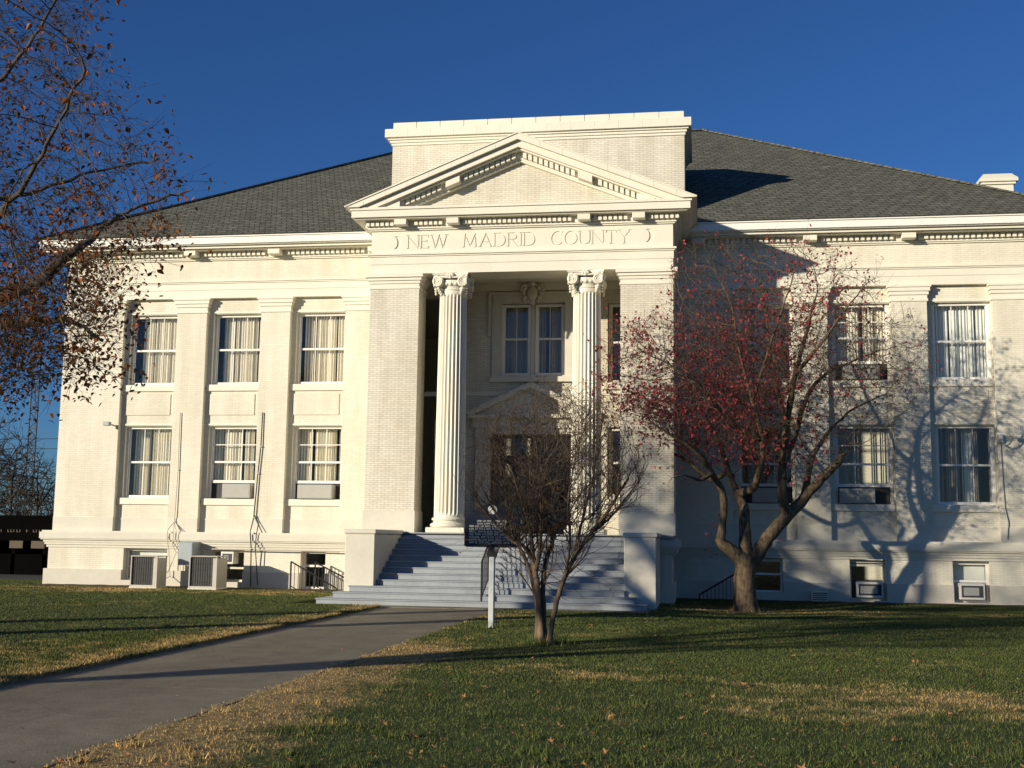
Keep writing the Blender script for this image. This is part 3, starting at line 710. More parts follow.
# --- columns
def column(cx):
    cy = YP+.44; zb = FL; mb = MB()
    n = 96; H0, H1 = 2.16, 8.22; prof = [0,.01,.02,.12,.3,.5,.7,.85,.97,.985,1.0]
    for i, t in enumerate(prof):
        r = .405-.040*(t**1.6); z = H0+(H1-H0)*t
        fl = 0 if t in (0,1.0) or t > .984 else (.5 if t in (.01,) else 1)
        for k in range(n):
            ph = (k%4)/4; d = .052*(math.sin(PI*ph) if ph else 0)*fl
            a = 2*PI*k/n; mb.v.append((cx+(r-d)*math.cos(a), cy+(r-d)*math.sin(a), z))
    for i in range(len(prof)-1):
        for k in range(n): mb.f.append((i*n+k,i*n+(k+1)%n,(i+1)*n+(k+1)%n,(i+1)*n+k))
    col = obj('column', mb, M['stone'], ch)
    q = MB(); q.cbox(cx-.52,cx+.52,cy-.52,cy+.52,zb+.001,zb+.14,.012)
    pr = [(.40,zb+.14),(.47,zb+.145),(.505,zb+.18),(.505,zb+.215),(.47,zb+.25),(.435,zb+.26),(.415,zb+.29),(.42,zb+.325),(.455,zb+.33),(.465,zb+.36),(.45,zb+.39),(.41,zb+.40),(.395,zb+.44)]
    q.lathe(pr, cx, cy, 40); obj('column_base', q, M['stone'], col)
    c = MB()
    c.lathe([(.33,8.2),(.345,8.23),(.36,8.25),(.345,8.27),(.36,8.33),(.42,8.40),(.42,8.5),(.34,8.52)], cx, cy, 32)
    for k in range(20):
        a = 2*PI*k/20; c.ball((cx+.40*math.cos(a),cy+.40*math.sin(a),8.41), .045, 6, 5, (1,1,1.3))
    # abacus with hollow sides
    pts = []
    for sgn in range(4):
        a0 = -PI*3/4+sgn*PI/2
        for i in range(8):
            t = i/8; p0 = Vector((math.cos(a0),math.sin(a0)))*.69; p1 = Vector((math.cos(a0+PI/2),math.sin(a0+PI/2)))*.69
            q_ = p0.lerp(p1,t); q_ *= 1-.16*math.sin(PI*t); pts.append(q_)
    for z0, z1, s_ in ((8.58,8.63,.95),(8.63,8.688,1.0)):
        m_ = len(pts); o_ = len(c.v)
        c.v += [(cx+p.x*s_,cy+p.y*s_,z0) for p in pts]+[(cx+p.x*s_,cy+p.y*s_,z1) for p in pts]
        c.f += [tuple(o_+i for i in range(m_-1,-1,-1)), tuple(o_+m_+i for i in range(m_))]
        c.f += [(o_+i,o_+(i+1)%m_,o_+m_+(i+1)%m_,o_+m_+i) for i in range(m_)]
    # volutes: on each face two scrolls, slightly turned outward at the corners
    for rot in range(4):
        Rm = Matrix.Rotation(rot*PI/2,3,'Z')
        for s_ in (-1,1):
            cen = Vector((s_*.335,-.43,8.455)); tilt = Matrix.Rotation(s_*.16,3,'Z')
            disc = MB(); rr = .145; nn = 20
            sp = []; tv = 2.6*2*PI; steps = 52
            for i in range(steps+1):
                a = tv*i/steps; rad = rr*(1-.84*i/steps)
                ang = PI/2+ s_*-a
                sp.append(Vector((rad*math.cos(ang), -.03, rad*math.sin(ang))))
            disc.tube(sp, [.030*(1-.55*i/steps) for i in range(steps+1)], 5)
            ring = [Vector((rr*math.cos(2*PI*k/nn),0,rr*math.sin(2*PI*k/nn))) for k in range(nn)]
            o_ = len(disc.v)
            disc.v += [tuple(v+Vector((0,-.022,0))) for v in ring]+[tuple(v+Vector((0,.10,0))) for v in ring]
            disc.f += [tuple(o_+i for i in range(nn)), tuple(o_+nn+i for i in range(nn-1,-1,-1))]
            disc.f += [(o_+i,o_+nn+i,o_+nn+(i+1)%nn,o_+(i+1)%nn) for i in range(nn)]
            disc.ball((0,-.03,0), .03, 8, 6)
            c.add([tuple(Rm@(tilt@Vector(v)+cen-Vector((0,0,cen.z)))+Vector((cx,cy,cen.z))) for v in disc.v], disc.f)
            for j in range(3):
                for dx in (-.075,.075):
                    p = Rm@Vector((s_*.345+dx,-.33+.02*j,0)); c.ball((cx+p.x,cy+p.y,8.265-.065*j), .042-.004*j, 7, 5)
        # scroll band joining the volutes and the flower on the abacus
        band = MB(); band.tube([(-.34,-.455,8.585),(-.15,-.45,8.565),(0,-.45,8.56),(.15,-.45,8.565),(.34,-.455,8.585)], .028, 6)
        band.ball((0,-.48,8.62), .05, 8, 6, (1,.7,1.1))
        for dx, dz in ((-.09,0),(.09,0),(0,-.08),(-.06,.05),(.06,.05)): band.ball((dx*.7,-.47,8.615+dz*.7), .042, 7, 5)
        c.add([tuple(Rm@Vector((v[0],v[1],0))+Vector((cx,cy,v[2]))) for v in band.v], band.f)
    obj('capital', c, M['stone'], col, False)
column(-6.68); column(-3.02)

# porch windows, door and its pediment
for xc in (-5.30,-4.32):
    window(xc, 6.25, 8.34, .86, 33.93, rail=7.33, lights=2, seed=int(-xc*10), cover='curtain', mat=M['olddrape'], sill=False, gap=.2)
for xc in (-2.08,):
    window(xc, 6.02, 8.31, 1.08, 33.93, rail=7.2, lights=2, seed=77, cover=None, sill=True, silly=YBK+.02)
    window(xc, 2.78, 4.73, 1.08, 33.93, rail=3.75, lights=2, seed=78, cover=None, sill=True, silly=YBK+.02)
mb = MB(); mb.box(-4.86,-4.76,33.90,34.05,6.25,8.36); mb.box(-5.76,-5.72,33.9,34.05,6.25,8.36); mb.box(-3.90,-3.86,33.9,34.05,6.25,8.36)
for a, b_, z0, z1 in ((-5.98,-5.76,6.20,8.60),(-3.86,-3.64,6.20,8.60),(-5.76,-3.86,8.38,8.60)): mb.box(a,b_,YBK-.045,YBK+.02,z0,z1)
mb.box(-6.08,-3.54,YBK-.075,YBK+.02,8.60,8.68); mb.box(-6.02,-3.60,YBK-.12,YBK+.03,6.05,6.20)
for s in (-1,1): mb.box(XC+s*1.25-.05,XC+s*1.25+.05,YBK-.07,YBK+.02,7.4,8.60)
ws = obj('window_surround', mb, M['stone2'], ch)
mb = MB(); yq = YBK-.12                                        # carved cartouche over the double window
mb.ball((XC,yq,8.62), .19, 14, 10, (.85,.5,1.15))
for a in range(12):
    t = 2*PI*a/12; mb.ball((XC+.25*math.cos(t),yq+.03,8.63+.27*math.sin(t)), .07+.02*(a%2), 8, 6, (1,.8,1))
for s in (-1,1):
    mb.tube([(XC+s*.16,yq,8.86),(XC+s*.30,yq,8.84),(XC+s*.34,yq,8.72),(XC+s*.26,yq,8.68)], [.05,.05,.045,.03], 8)
    mb.tube([(XC+s*.12,yq,8.36),(XC+s*.25,yq+.02,8.40),(XC+s*.30,yq+.02,8.50)], [.045,.04,.03], 8)
mb.ball((XC,yq-.03,8.90), .10, 8, 6, (1.1,.8,.9))
obj('cartouche', mb, M['stone2'], ws, True)
mb = MB()
for a, b_ in ((-6.42,-6.0),(-3.62,-3.20)): mb.cbox(a,b_,YBK-.10,YBK+.02,FL+.002,4.72,.012)
mb.box(-6.0,-3.62,YBK-.08,YBK+.02,4.55,4.72); mb.box(-6.5,-3.12,YBK-.14,YBK+.02,4.72,5.0); mb.box(-6.6,-3.02,YBK-.3,YBK+.02,5.0,5.1)
mb.prism_y([(-6.62,5.1),(-3.0,5.1),(-3.0,5.16),(XC,5.95),(-6.62,5.16)], YBK-.10, YBK+.02)
for s in (-1,1):
    p = [(XC+s*1.88,5.101),(XC+s*1.88,5.17),(XC,6.02),(XC,5.86),(XC+s*1.62,5.101)]
    mb.prism_y(p[::-1] if s < 0 else p, YBK-.32, YBK-.101)
ds = obj('door_surround', mb, M['stone2'], ch)
mb = MB(); yd = 33.98
for a, b_ in ((-5.98,-5.90),(-3.72,-3.64),(-4.85,-4.77)): mb.box(a,b_,yd,yd+.1,FL+.002,4.53)
mb.box(-5.9,-3.72,yd,yd+.1,3.85,3.95); mb.box(-5.9,-3.72,yd,yd+.1,4.45,4.53)
for a, b_ in ((-5.88,-4.87),(-4.75,-3.74)):
    mb.box(a,a+.13,yd+.02,yd+.08,FL+.01,3.84); mb.box(b_-.13,b_,yd+.02,yd+.08,FL+.01,3.84)
    mb.box(a+.13,b_-.13,yd+.02,yd+.08,FL+.01,FL+.30); mb.box(a+.13,b_-.13,yd+.02,yd+.08,3.72,3.84); mb.box(a+.13,b_-.13,yd+.02,yd+.08,2.7,2.8)
dr = obj('entrance_door', mb, M['door'], ch)
mb = MB(); mb.box(-5.9,-3.72,yd+.05,yd+.056,FL+.3,4.45); obj('pane', mb, M['glass'], dr)
mb = MB()
for xx in (-4.92,-4.70): mb.tube([(xx,yd+.02,2.65),(xx,yd-.05,2.7),(xx,yd-.05,3.0),(xx,yd+.02,3.05)], .015, 6)
obj('handle', mb, M['steel'], dr)

# --- steps between cheek walls; the three lowest run out past them
rs = FL/12; mb = MB(); nose = .025
ext = {1:(-9.0,-1.27),2:(-8.68,-1.55),3:(-8.38,-1.80)}
for k in range(1,13):
    a, b_ = ext.get(k,(-7.80,-1.82)); yk = 30.9-.3*(12-k)
    mb.box(a,b_,yk,31.02,rs*(k-1)-(.1 if k == 1 else 0),rs*k-.035)
    mb.cbox(a-(nose if k < 4 else 0),b_+(nose if k < 4 else 0),yk-nose,31.021 if k < 12 else 31.05,rs*k-.035,rs*k-.0005*k,.01)
obj('entrance_steps', mb, M['step'], ch)
for a, b_ in ((-8.55,-7.805),(-1.815,-1.07)):
    mb = MB(); mb.cbox(a,b_,28.3,31.0,-.1,1.66,.015); ck = obj('step_cheek_wall', mb, M['cheek'], ch)
    q = MB(); q.cbox(a-.035,b_+.035,28.27,31.0,1.66,1.77,.02); obj('cheek_cap', q, M['cheek'], ck)

# ------------------------------------------------------------------ fixtures round the building
def railing(name, label, pts, h, mat, yoff=0, step=.13, posts=None, low=.08):
    t = thing(name, label, 'handrail', pts[0])
    mb = MB()
    up = [Vector(p)+Vector((0,0,h)) for p in pts]; dn = [Vector(p)+Vector((0,0,low)) for p in pts]
    mb.tube(up, .022, 8); mb.tube(dn, .014, 6); obj('rail', mb, mat, t)
    b = MB()
    for p, q in zip(pts[:-1], pts[1:]):
        p = Vector(p); q = Vector(q); n_ = max(1,int((q-p).length/step))
        for i in range(1,n_):
            v = p.lerp(q,i/n_); b.bar(v+Vector((0,0,low)), v+Vector((0,0,h)), .014)
    bo = obj('balusters', b, mat, t)
    for p in pts:
        c = MB(); c.bar(Vector(p), Vector(p)+Vector((0,0,h)), .04); obj('post', c, mat, t)
    return t
railing('stair_handrail', 'black iron handrail with balusters running up the middle of the grey entrance steps', [(-5.05,27.62,.14),(-5.05,28.5,.57),(-5.05,30.88,1.72)], .92, M['iron'])
railing('basement_handrail', 'front black railing sloping down to the basement door left of the entrance steps', [(-11.55,33.05,.10),(-10.2,33.05,-.62)], .76, M['iron'], step=.12)
railing('basement_handrail', 'rear black railing sloping down beside the wall under the basement door left of the steps', [(-11.0,33.55,.10),(-9.75,33.55,-.50)], .74, M['iron'], step=.12)
railing('basement_handrail', 'dark railing sloping down to the right wing wall behind the red-leaved tree trunk', [(1.15,33.2,.03),(-.1,33.2,-.72)], .88, M['iron'], step=.12)
# window air conditioners
def window_ac(x0, x1, z0, z1, y0, label, mat, front='grille', out=.32):
    t = thing('window_air_conditioner', label, 'air conditioner', ((x0+x1)/2, y0, z0), 'window air conditioners')
    mb = MB(); mb.cbox(x0,x1,y0-out,y0+.12,z0,z1,.012)
    obj('case', mb, mat, t)
    g = MB()
    if front == 'louvre':
        g.box(x0+.05,x1-.05,y0-out-.004,y0-out+.01,z0+.06,z1-.06)
        o = obj('grille', g, M['grille'], t)
        q = MB(); q.box(x0+.10,x1-.16,y0-out-.009,y0-out-.0045,z0+.11,z1-.11); obj('coil', q, M['acgrey'] if mat is not M['acgrey'] else M['ac'], t)
    else:
        n_ = 14
        for i in range(n_):
            zz = z0+.05+(z1-z0-.1)*i/n_; g.box(x0+.05,x1-.05,y0-out-.004,y0-out+.004,zz,zz+.010)
        obj('grille', g, M['acgrey'] if mat is M['ac'] else M['ac'], t)
    return t
def bayc(i): return sum(BAYS[i])/2
window_ac(bayc(1)-.16,bayc(1)+.72,2.675,3.10,34.36,'grey air conditioner in the middle lower window left of the entrance, black pipe beside it',M['acgrey'])
window_ac(bayc(2)-.46,bayc(2)+.60,2.675,3.09,34.36,'wide grey window air conditioner in the lower window next to the left portico pier',M['acgrey'])
window_ac(bayc(3)-.35,bayc(3)+.35,2.675,3.08,34.36,'shaded window air conditioner in the lower window behind the red-leaved tree',M['acgrey'])
window_ac(bayc(4)-.62,bayc(4)+.32,2.675,3.08,34.36,'window air conditioner in the lower right wing window, left of a dark slatted gap',M['acgrey'])
window_ac(bayc(4)-.45,bayc(4)+.52,6.105,6.49,34.36,'window air conditioner in the upper window of the right wing, seen through twigs',M['acgrey'])
window_ac(4.10,4.80,.14,.56,34.12,'white framed air conditioner in the basement window below the middle of the right wing',M['acwhite'],'louvre',.2)
window_ac(6.75,7.40,.14,.57,34.12,'white framed air conditioner in the rightmost basement window, pale blind above it',M['acwhite'],'louvre',.26)
window_ac(-13.98,-13.58,.74,1.10,34.12,'small air conditioner in the basement window behind the second condenser unit',M['acwhite'],'louvre',.3)
# condensers
def condenser(x0, y0, wd, dp, h, label):
    t = thing('condenser_unit', label, 'air conditioner', (x0+wd/2, y0+dp/2, .06), 'outdoor condenser units')
    mb = MB(); e = .028; z0 = .10
    for x in (x0,x0+wd-e):
        for y in (y0,y0+dp-e): mb.box(x,x+e,y,y+e,z0,z0+h)
    mb.box(x0+wd-e-.09,x0+wd-e,y0+.004,y0+.05,z0,z0+h-.03)
    mb.box(x0+wd-.03,x0+wd-.004,y0+e,y0+dp-e,z0,z0+h-.03); mb.box(x0+.004,x0+.03,y0+e,y0+dp-e,z0,z0+h-.03); mb.box(x0+e,x0+wd-e,y0+dp-.03,y0+dp-.004,z0,z0+h-.03)
    mb.cbox(x0-.015,x0+wd+.015,y0-.015,y0+dp+.015,z0+h,z0+h+.03,.01); mb.box(x0+e,x0+wd-e-.09,y0+.004,y0+.04,z0,z0+.05)
    obj('case', mb, M['ac'], t)
    g = MB(); g.box(x0+e,x0+wd-e-.09,y0+.05,y0+.06,z0+.05,z0+h); obj('coil', g, M['grille'], t)
    g = MB(); n_ = 9
    for i in range(1,n_): g.box(x0+e+(wd-.19)*i/n_-.004,x0+e+(wd-.19)*i/n_+.004,y0+.03,y0+.04,z0+.05,z0+h)
    for i in range(1,5): g.box(x0+e,x0+wd-e-.09,y0+.022,y0+.029,z0+h*i/5,z0+h*i/5+.008)
    obj('guard', g, M['filler'], t)
    g = MB(); g.cbox(x0-.02,x0+wd+.02,y0-.02,y0+dp+.02,.03,z0,.01); obj('pad', g, M['stone2'], t)
condenser(-16.05,32.35,.80,.62,.84,'left one of two beige condenser units standing on the ground by the left wing')
condenser(-14.25,32.25,.82,.75,.86,'right one of two beige condenser units on the ground, beside the grey-blue cabinet')
t = thing('electrical_cabinet', 'grey-blue electrical cabinet fixed low on the wall between the two condenser units', 'cabinet', (-14.85,33.6,.8))
mb = MB(); mb.cbox(-15.06,-14.62,33.28,33.9,.70,1.36,.015); obj('case', mb, M['bluebox'], t)
mb = MB(); mb.box(-15.03,-14.65,33.273,33.279,.73,1.33); obj('door', mb, M['bluebox'], t)
# pipe runs
def pipe(name, label, pts, rad, mat, extra=()):
    t = thing(name, label, 'pipe', pts[-1]); mb = MB(); mb.tube(pts, rad, 7); obj('main_pipe', mb, mat, t)
    for e in extra:
        q = MB(); q.tube(e, rad*.8, 6); obj('branch_pipe', q, mat, t)
    q = MB()
    for p in pts[1:-1]: q.box(p[0]-rad*1.8,p[0]+rad*1.8,p[1]-rad,p[1]+rad*1.6,p[2]-.012,p[2]+.012)
    obj('clip', q, M['steel'], t); return t
pipe('refrigerant_pipe', 'pipe down the pilaster right of the first window bay, fanning out above the left condenser', [(-15.52,33.96,5.22),(-15.50,33.96,3.5),(-15.53,33.94,1.95),(-15.60,33.68,1.72),(-15.62,33.68,1.5),(-15.55,33.70,1.1),(-15.5,33.75,.35),(-15.6,33.2,.2)], .013, M['conduit'],
  [[(-15.53,33.94,1.92),(-15.32,33.68,1.62),(-15.34,33.68,1.42),(-15.26,33.85,1.1),(-15.22,33.85,.2)],[(-15.53,33.94,1.92),(-15.42,33.68,1.6),(-15.44,33.68,1.3),(-15.38,33.85,1.05),(-15.4,33.4,.5),(-15.5,32.9,.35)]])
pipe('refrigerant_pipe', 'black insulated pipe down the pilaster between the second and third window bays', [(-12.92,33.96,5.22),(-12.93,33.95,4.2),(-12.99,33.95,3.4),(-13.06,33.94,2.1),(-13.05,33.68,1.68),(-13.0,33.68,1.2),(-13.0,33.75,.1)], .017, M['pipeblack'],
  [[(-13.06,33.94,2.2),(-12.9,33.94,1.95),(-12.86,33.68,1.6),(-12.88,33.70,1.2),(-12.8,33.8,.15)]])
pipe('conduit', 'thin horizontal conduit fixed under the water table above the basement door', [(-14.6,33.72,1.17),(-13,33.72,1.165),(-11.6,33.72,1.16),(-10.35,33.72,1.15)], .022, M['conduit'])
# security lamp on the right wing
t = thing('wall_lamp', 'small security lamp on a bent arm right of the last lower window, cable hanging below', 'lamp', (7.95,33.9,4.5))
mb = MB(); mb.cbox(7.90,8.02,33.90,34.0,4.34,4.56,.01); obj('junction_box', mb, M['acwhite'], t)
mb = MB(); mb.tube([(8.0,33.92,4.30),(8.05,33.8,4.22),(8.14,33.7,4.3),(8.18,33.62,4.45)], .018, 6); obj('arm', mb, M['steel'], t)
mb = MB(); mb.tube([(8.12,33.7,4.50),(8.22,33.5,4.52),(8.34,33.30,4.43)], [.05,.075,.05], 8); obj('lamp_head', mb, M['acgrey'], t)
mb = MB(); mb.tube([(7.95,33.97,4.34),(7.97,33.97,3.4),(8.0,33.97,2.6),(8.06,33.95,2.2),(8.02,33.94,1.75)], .014, 6); obj('cable', mb, M['conduit'], t)
t = thing('floodlight', 'small floodlight on the left edge pilaster beside the first lower window', 'lamp', (-17.6,33.95,4.9))
mb = MB(); mb.tube([(-17.72,33.99,4.86),(-17.72,33.8,4.86)], .02, 6); obj('arm', mb, M['steel'], t)
mb = MB(); mb.cbox(-17.82,-17.62,33.62,33.78,4.80,4.92,.01); obj('lamp_head', mb, M['acgrey'], t)
t = thing('vent_box', 'low pale block standing against the foundation between the red tree and the basement air conditioner', 'vent', (3.1,33.7,.05))
mb = MB(); mb.cbox(2.86,3.32,33.5,33.8,.03,.30,.012); obj('case', mb, M['stone2'], t)
mb = MB()
for i in range(4): mb.box(2.9,3.28,33.494,33.499,.07+i*.055,.09+i*.055)
obj('louvre', mb, M['filler'], t)

# ------------------------------------------------------------------ historical marker
t = thing('historical_marker', 'dark enamel marker plaque with white lettering on a pale post beside the walk', 'sign', (-3.75,21.5,0))
mb = MB(); mb.cbox(-3.80,-3.70,21.48,21.58,-.2,1.27,.012); obj('post', mb, M['post'], t)
mb = MB(); mb.box(-3.83,-3.67,21.46,21.60,1.27,1.36); mb.box(-3.79,-3.71,21.47,21.58,1.36,1.45); obj('bracket', mb, M['iron'], t)
px0, px1, pz0, pz1 = -4.23, -3.27, 1.45, 2.02
poly = [(px0,pz0),(px1,pz0),(px1,pz1)]
for i in range(13):
    u = 1-i/12; x = px0+(px1-px0)*(.5+.5*(u*2-1)*.78); poly.append((x, pz1+.02+.17*math.sin(PI*u)**.6 if 0 < i < 12 else pz1+.02))
poly.append((px0,pz1))
mb = MB(); mb.prism_y(poly, 21.50, 21.55); pl = obj('plaque', mb, M['markerface'], t)
mb = MB(); yr = 21.485
for a, b_ in (((px0,pz0),(px1,pz0)),((px0,pz0),(px0,pz1)),((px1,pz0),(px1,pz1))): mb.bar((a[0],21.525,a[1]),(b_[0],21.525,b_[1]),.07,.03)
obj('border', mb, M['markerface'], pl)
mb = MB(); mb.lathe([(.001,0),(.075,.0),(.085,.01),(.085,.03),(.001,.03)], 0, 0, 20)
mb.v = [(v[0]+XC*0-3.75, 21.49+v[2]*.5-.002, v[1]+2.11) for v in mb.v]; obj('emblem', mb, M['markerwhite'], pl)
def text_mesh(txt, size, loc, name, mat, parent, depth=.004):
    cu = bpy.data.curves.new('t','FONT'); cu.body = txt; cu.size = size; cu.align_x = 'CENTER'; cu.extrude = depth
    o = bpy.data.objects.new('t', cu); C.objects.link(o)
    dg = bpy.context.evaluated_depsgraph_get(); me = bpy.data.meshes.new_from_object(o.evaluated_get(dg)); me.name = name
    bpy.data.objects.remove(o); bpy.data.curves.remove(cu); me.materials.clear()
    o = link(name, me, mat); me.transform(Matrix.Translation(loc)@Matrix.Rotation(PI/2,4,'X'))
    o.parent = parent; o.matrix_parent_inverse = parent.matrix_basis.inverted() if parent.parent is None else (parent.parent.matrix_basis).inverted()
    return o
text_mesh('HARRY S TRUMAN', .098, (-3.75,21.494,1.945), 'heading', M['markerwhite'], pl)
mb = MB(); r = random.Random(4)
for row in range(9):                                               # body text, too small to read
    z = 1.885-row*.048; x = px0+.06 if row > 1 else px0+.2; e = px1-.06 if row > 1 else px1-.2
    while x < e-.02:
        for k in range(r.randint(2,7)):
            if x > e-.02: break
            q = r.random()
            mb.box(x,x+.008,21.494,21.499,z,z+.034)
            if q < .8: mb.box(x+.008,x+.018,21.4945,21.499,z+(0 if q < .4 else .024),z+(.010 if q < .4 else .034))
            if q > .25: mb.box(x+.016,x+.023,21.4948,21.499,z+.004,z+.030)
            x += .028
        x += .020
obj('body_text', mb, M['markerwhite'], pl)

# ------------------------------------------------------------------ trees
def tubes_from(nodes_, par, rad, mat, name, parent, rmin=0, rmax=9):
    kids = [[] for _ in nodes_]
    for i, p in enumerate(par):
        if p >= 0: kids[p].append(i)
    mb = MB()
    starts = [i for i, p in enumerate(par) if p < 0]; stack = [(s,None) for s in starts]
    while stack:
        i, frm = stack.pop()
        chain = [] if frm is None else [frm]
        while True:
            chain.append(i); ks = kids[i]
            if not ks: break
            ks = sorted(ks, key=lambda k: -rad[k])
            for k in ks[1:]: stack.append((k,i))
            i = ks[0]
        if len(chain) < 2: continue
        pts = [nodes_[k] for k in chain]
        rr = [rad[k] for k in chain]
        if frm is not None: rr[0] = min(rad[chain[0]], rad[chain[1]]*1.25)
        m_ = max(rr); n_ = 10 if m_ > .12 else 7 if m_ > .05 else 5 if m_ > .018 else 3
        mb.tube(pts, rr, n_)
    return obj(name, mb, mat, parent, True)
def colonise(pts, par, att, step, di, dk, iters, rng, trop=(0,0,0), wob=.25):
    pts = [Vector(p) for p in pts]; par = list(par); att = [Vector(a) for a in att]; T = Vector(trop)
    for it in range(iters):
        if not att: break
        kd = kdtree.KDTree(len(pts))
        for i, p in enumerate(pts): kd.insert(p, i)
        kd.balance(); pull = {}; keep = []
        for a in att:
            c_, i, d = kd.find(a)
            if d < dk: continue
            keep.append(a)
            if d < di: pull[i] = pull.get(i, Vector((0,0,0)))+(a-pts[i]).normalized()
        att = keep
        if not pull: break
        for i, v in pull.items():
            if v.length < 1e-4: continue
            d = v.normalized()
            if par[i] >= 0: d = (d+(pts[i]-pts[par[i]]).normalized()*.35).normalized()
            d = (d+T+Vector((rng.uniform(-1,1),rng.uniform(-1,1),rng.uniform(-1,1)))*wob).normalized()
            if kd.find(pts[i]+d*step)[2] < step*.55: continue
            pts.append(pts[i]+d*step); par.append(i)
    return pts, par
def twigs(pts, par, rng, n_tip, length, seg=3, up=.25, bend=.3, every=.0, ymax=999):
    kids = [0]*len(pts)
    for p in par:
        if p >= 0: kids[p] += 1
    n0 = len(pts); tips = []
    for i in range(n0):
        c = n_tip if kids[i] == 0 else (1 if rng.random() < every else 0)
        if par[i] < 0: continue
        base = (pts[i]-pts[par[i]]).normalized()
        for _ in range(c):
            d = (base+Vector((rng.gauss(0,1),rng.gauss(0,1),rng.gauss(0,1)))*.55+Vector((0,0,up))).normalized()
            L = length*rng.uniform(.5,1.3)/seg; j = i
            for s in range(seg):
                d = (d+Vector((rng.gauss(0,1),rng.gauss(0,1),rng.gauss(0,1)))*bend*.5+Vector((0,0,up*.3))).normalized()
                if (pts[j]+d*L).y > ymax: break
                pts.append(pts[j]+d*L); par.append(j); j = len(pts)-1
                if rng.random() < .45 and s < seg-1:
                    e = (d+Vector((rng.gauss(0,1),rng.gauss(0,1),rng.gauss(0,1)))*.7).normalized()
                    pts.append(pts[j]+e*L*.8); par.append(j); tips.append(len(pts)-1)
            tips.append(j)
    return pts, par, tips
def radii(pts, par, tip, given, expo=2.6):
    cnt = [0.0]*len(pts); kids = [0]*len(pts)
    for p in par:
        if p >= 0: kids[p] += 1
    order = sorted(range(len(pts)), key=lambda i: -i)
    for i in order:
        if cnt[i] == 0: cnt[i] = tip**expo
        if par[i] >= 0: cnt[par[i]] += cnt[i]
    rad = [c**(1/expo) for c in cnt]
    for i, g in given.items(): rad[i] = max(g, min(rad[i], g*1.05))
    for i in range(len(pts)):
        p = par[i]
        if p >= 0: rad[i] = min(rad[i], rad[p]*.97 if i not in given else 9)
    return rad
def skeleton(branches, sub=4, rng=None, wob=0.0):
    """branches: list of (list of (x,y,z,r)); a branch whose first point repeats an earlier node grows from it"""
    pts = []; par = []; given = {}
    for br in branches:
        P_ = [Vector(b[:3]) for b in br]; rr = [b[3] for b in br]; prev = -1; start = 0
        for i, p in enumerate(pts):
            if (p-P_[0]).length < 1e-4: prev = i; break
        if prev < 0: pts.append(P_[0].copy()); par.append(-1); given[len(pts)-1] = rr[0]; prev = len(pts)-1
        n_ = len(P_)
        for i in range(n_-1):
            p0 = P_[max(i-1,0)]; p1 = P_[i]; p2 = P_[i+1]; p3 = P_[min(i+2,n_-1)]
            for s in range(1,sub+1):
                u = s/sub
                q = .5*((2*p1)+(p2-p0)*u+(2*p0-5*p1+4*p2-p3)*u*u+(3*p1-p0-3*p2+p3)*u**3)
                if rng and s < sub: q += Vector((rng.uniform(-1,1),rng.uniform(-1,1),rng.uniform(-1,1)))*wob
                if s == sub: q = p2.copy()
                pts.append(q); par.append(prev); prev = len(pts)-1; given[prev] = rr[i]*(1-u)+rr[i+1]*u
    return pts, par, given
def leaves(spots, size, rng, mat, name, parent, per=1, spread=.06, droop=.4, flat=False):
    mb = MB()
    for p in spots:
        for _ in range(per):
            c = Vector(p)+Vector((rng.gauss(0,spread),rng.gauss(0,spread),rng.gauss(0,spread)))
            L = size*rng.uniform(.6,1.25); a = rng.uniform(0,2*PI)
            d = Vector((math.cos(a),math.sin(a),rng.uniform(-1.4,.5)*droop*2)).normalized()
            s_ = d.cross(Vector((rng.uniform(-.6,.6),rng.uniform(-.6,.6),1))).normalized(); n_ = s_.cross(d)
            wv = L*rng.uniform(.25,.36); k = n_*L*rng.uniform(.05,.2)
            mb.add([c, c+d*L*.35+s_*wv+k, c+d*L, c+d*L*.35-s_*wv+k, c+d*L*.75+s_*wv*.6+k*.6, c+d*L*.75-s_*wv*.6+k*.6], [(0,1,4,2),(0,2,5,3)])
    return obj(name, mb, mat, parent)
_R, _U, _F = [co.matrix_world.to_3x3().col[i].copy() for i in range(3)]
def P(px, py, Y):            # survey helper used when the plan was drawn: world point at distance Y seen in that direction
    d = _R*(px-512)+_U*(384-py)-_F*1200; d = d/d.y*Y; return (d.x, d.y, d.z+1.6)
def B(Y, *q): return [(*P(a,b_,Y+dy), r_) for a, b_, dy, r_ in q]

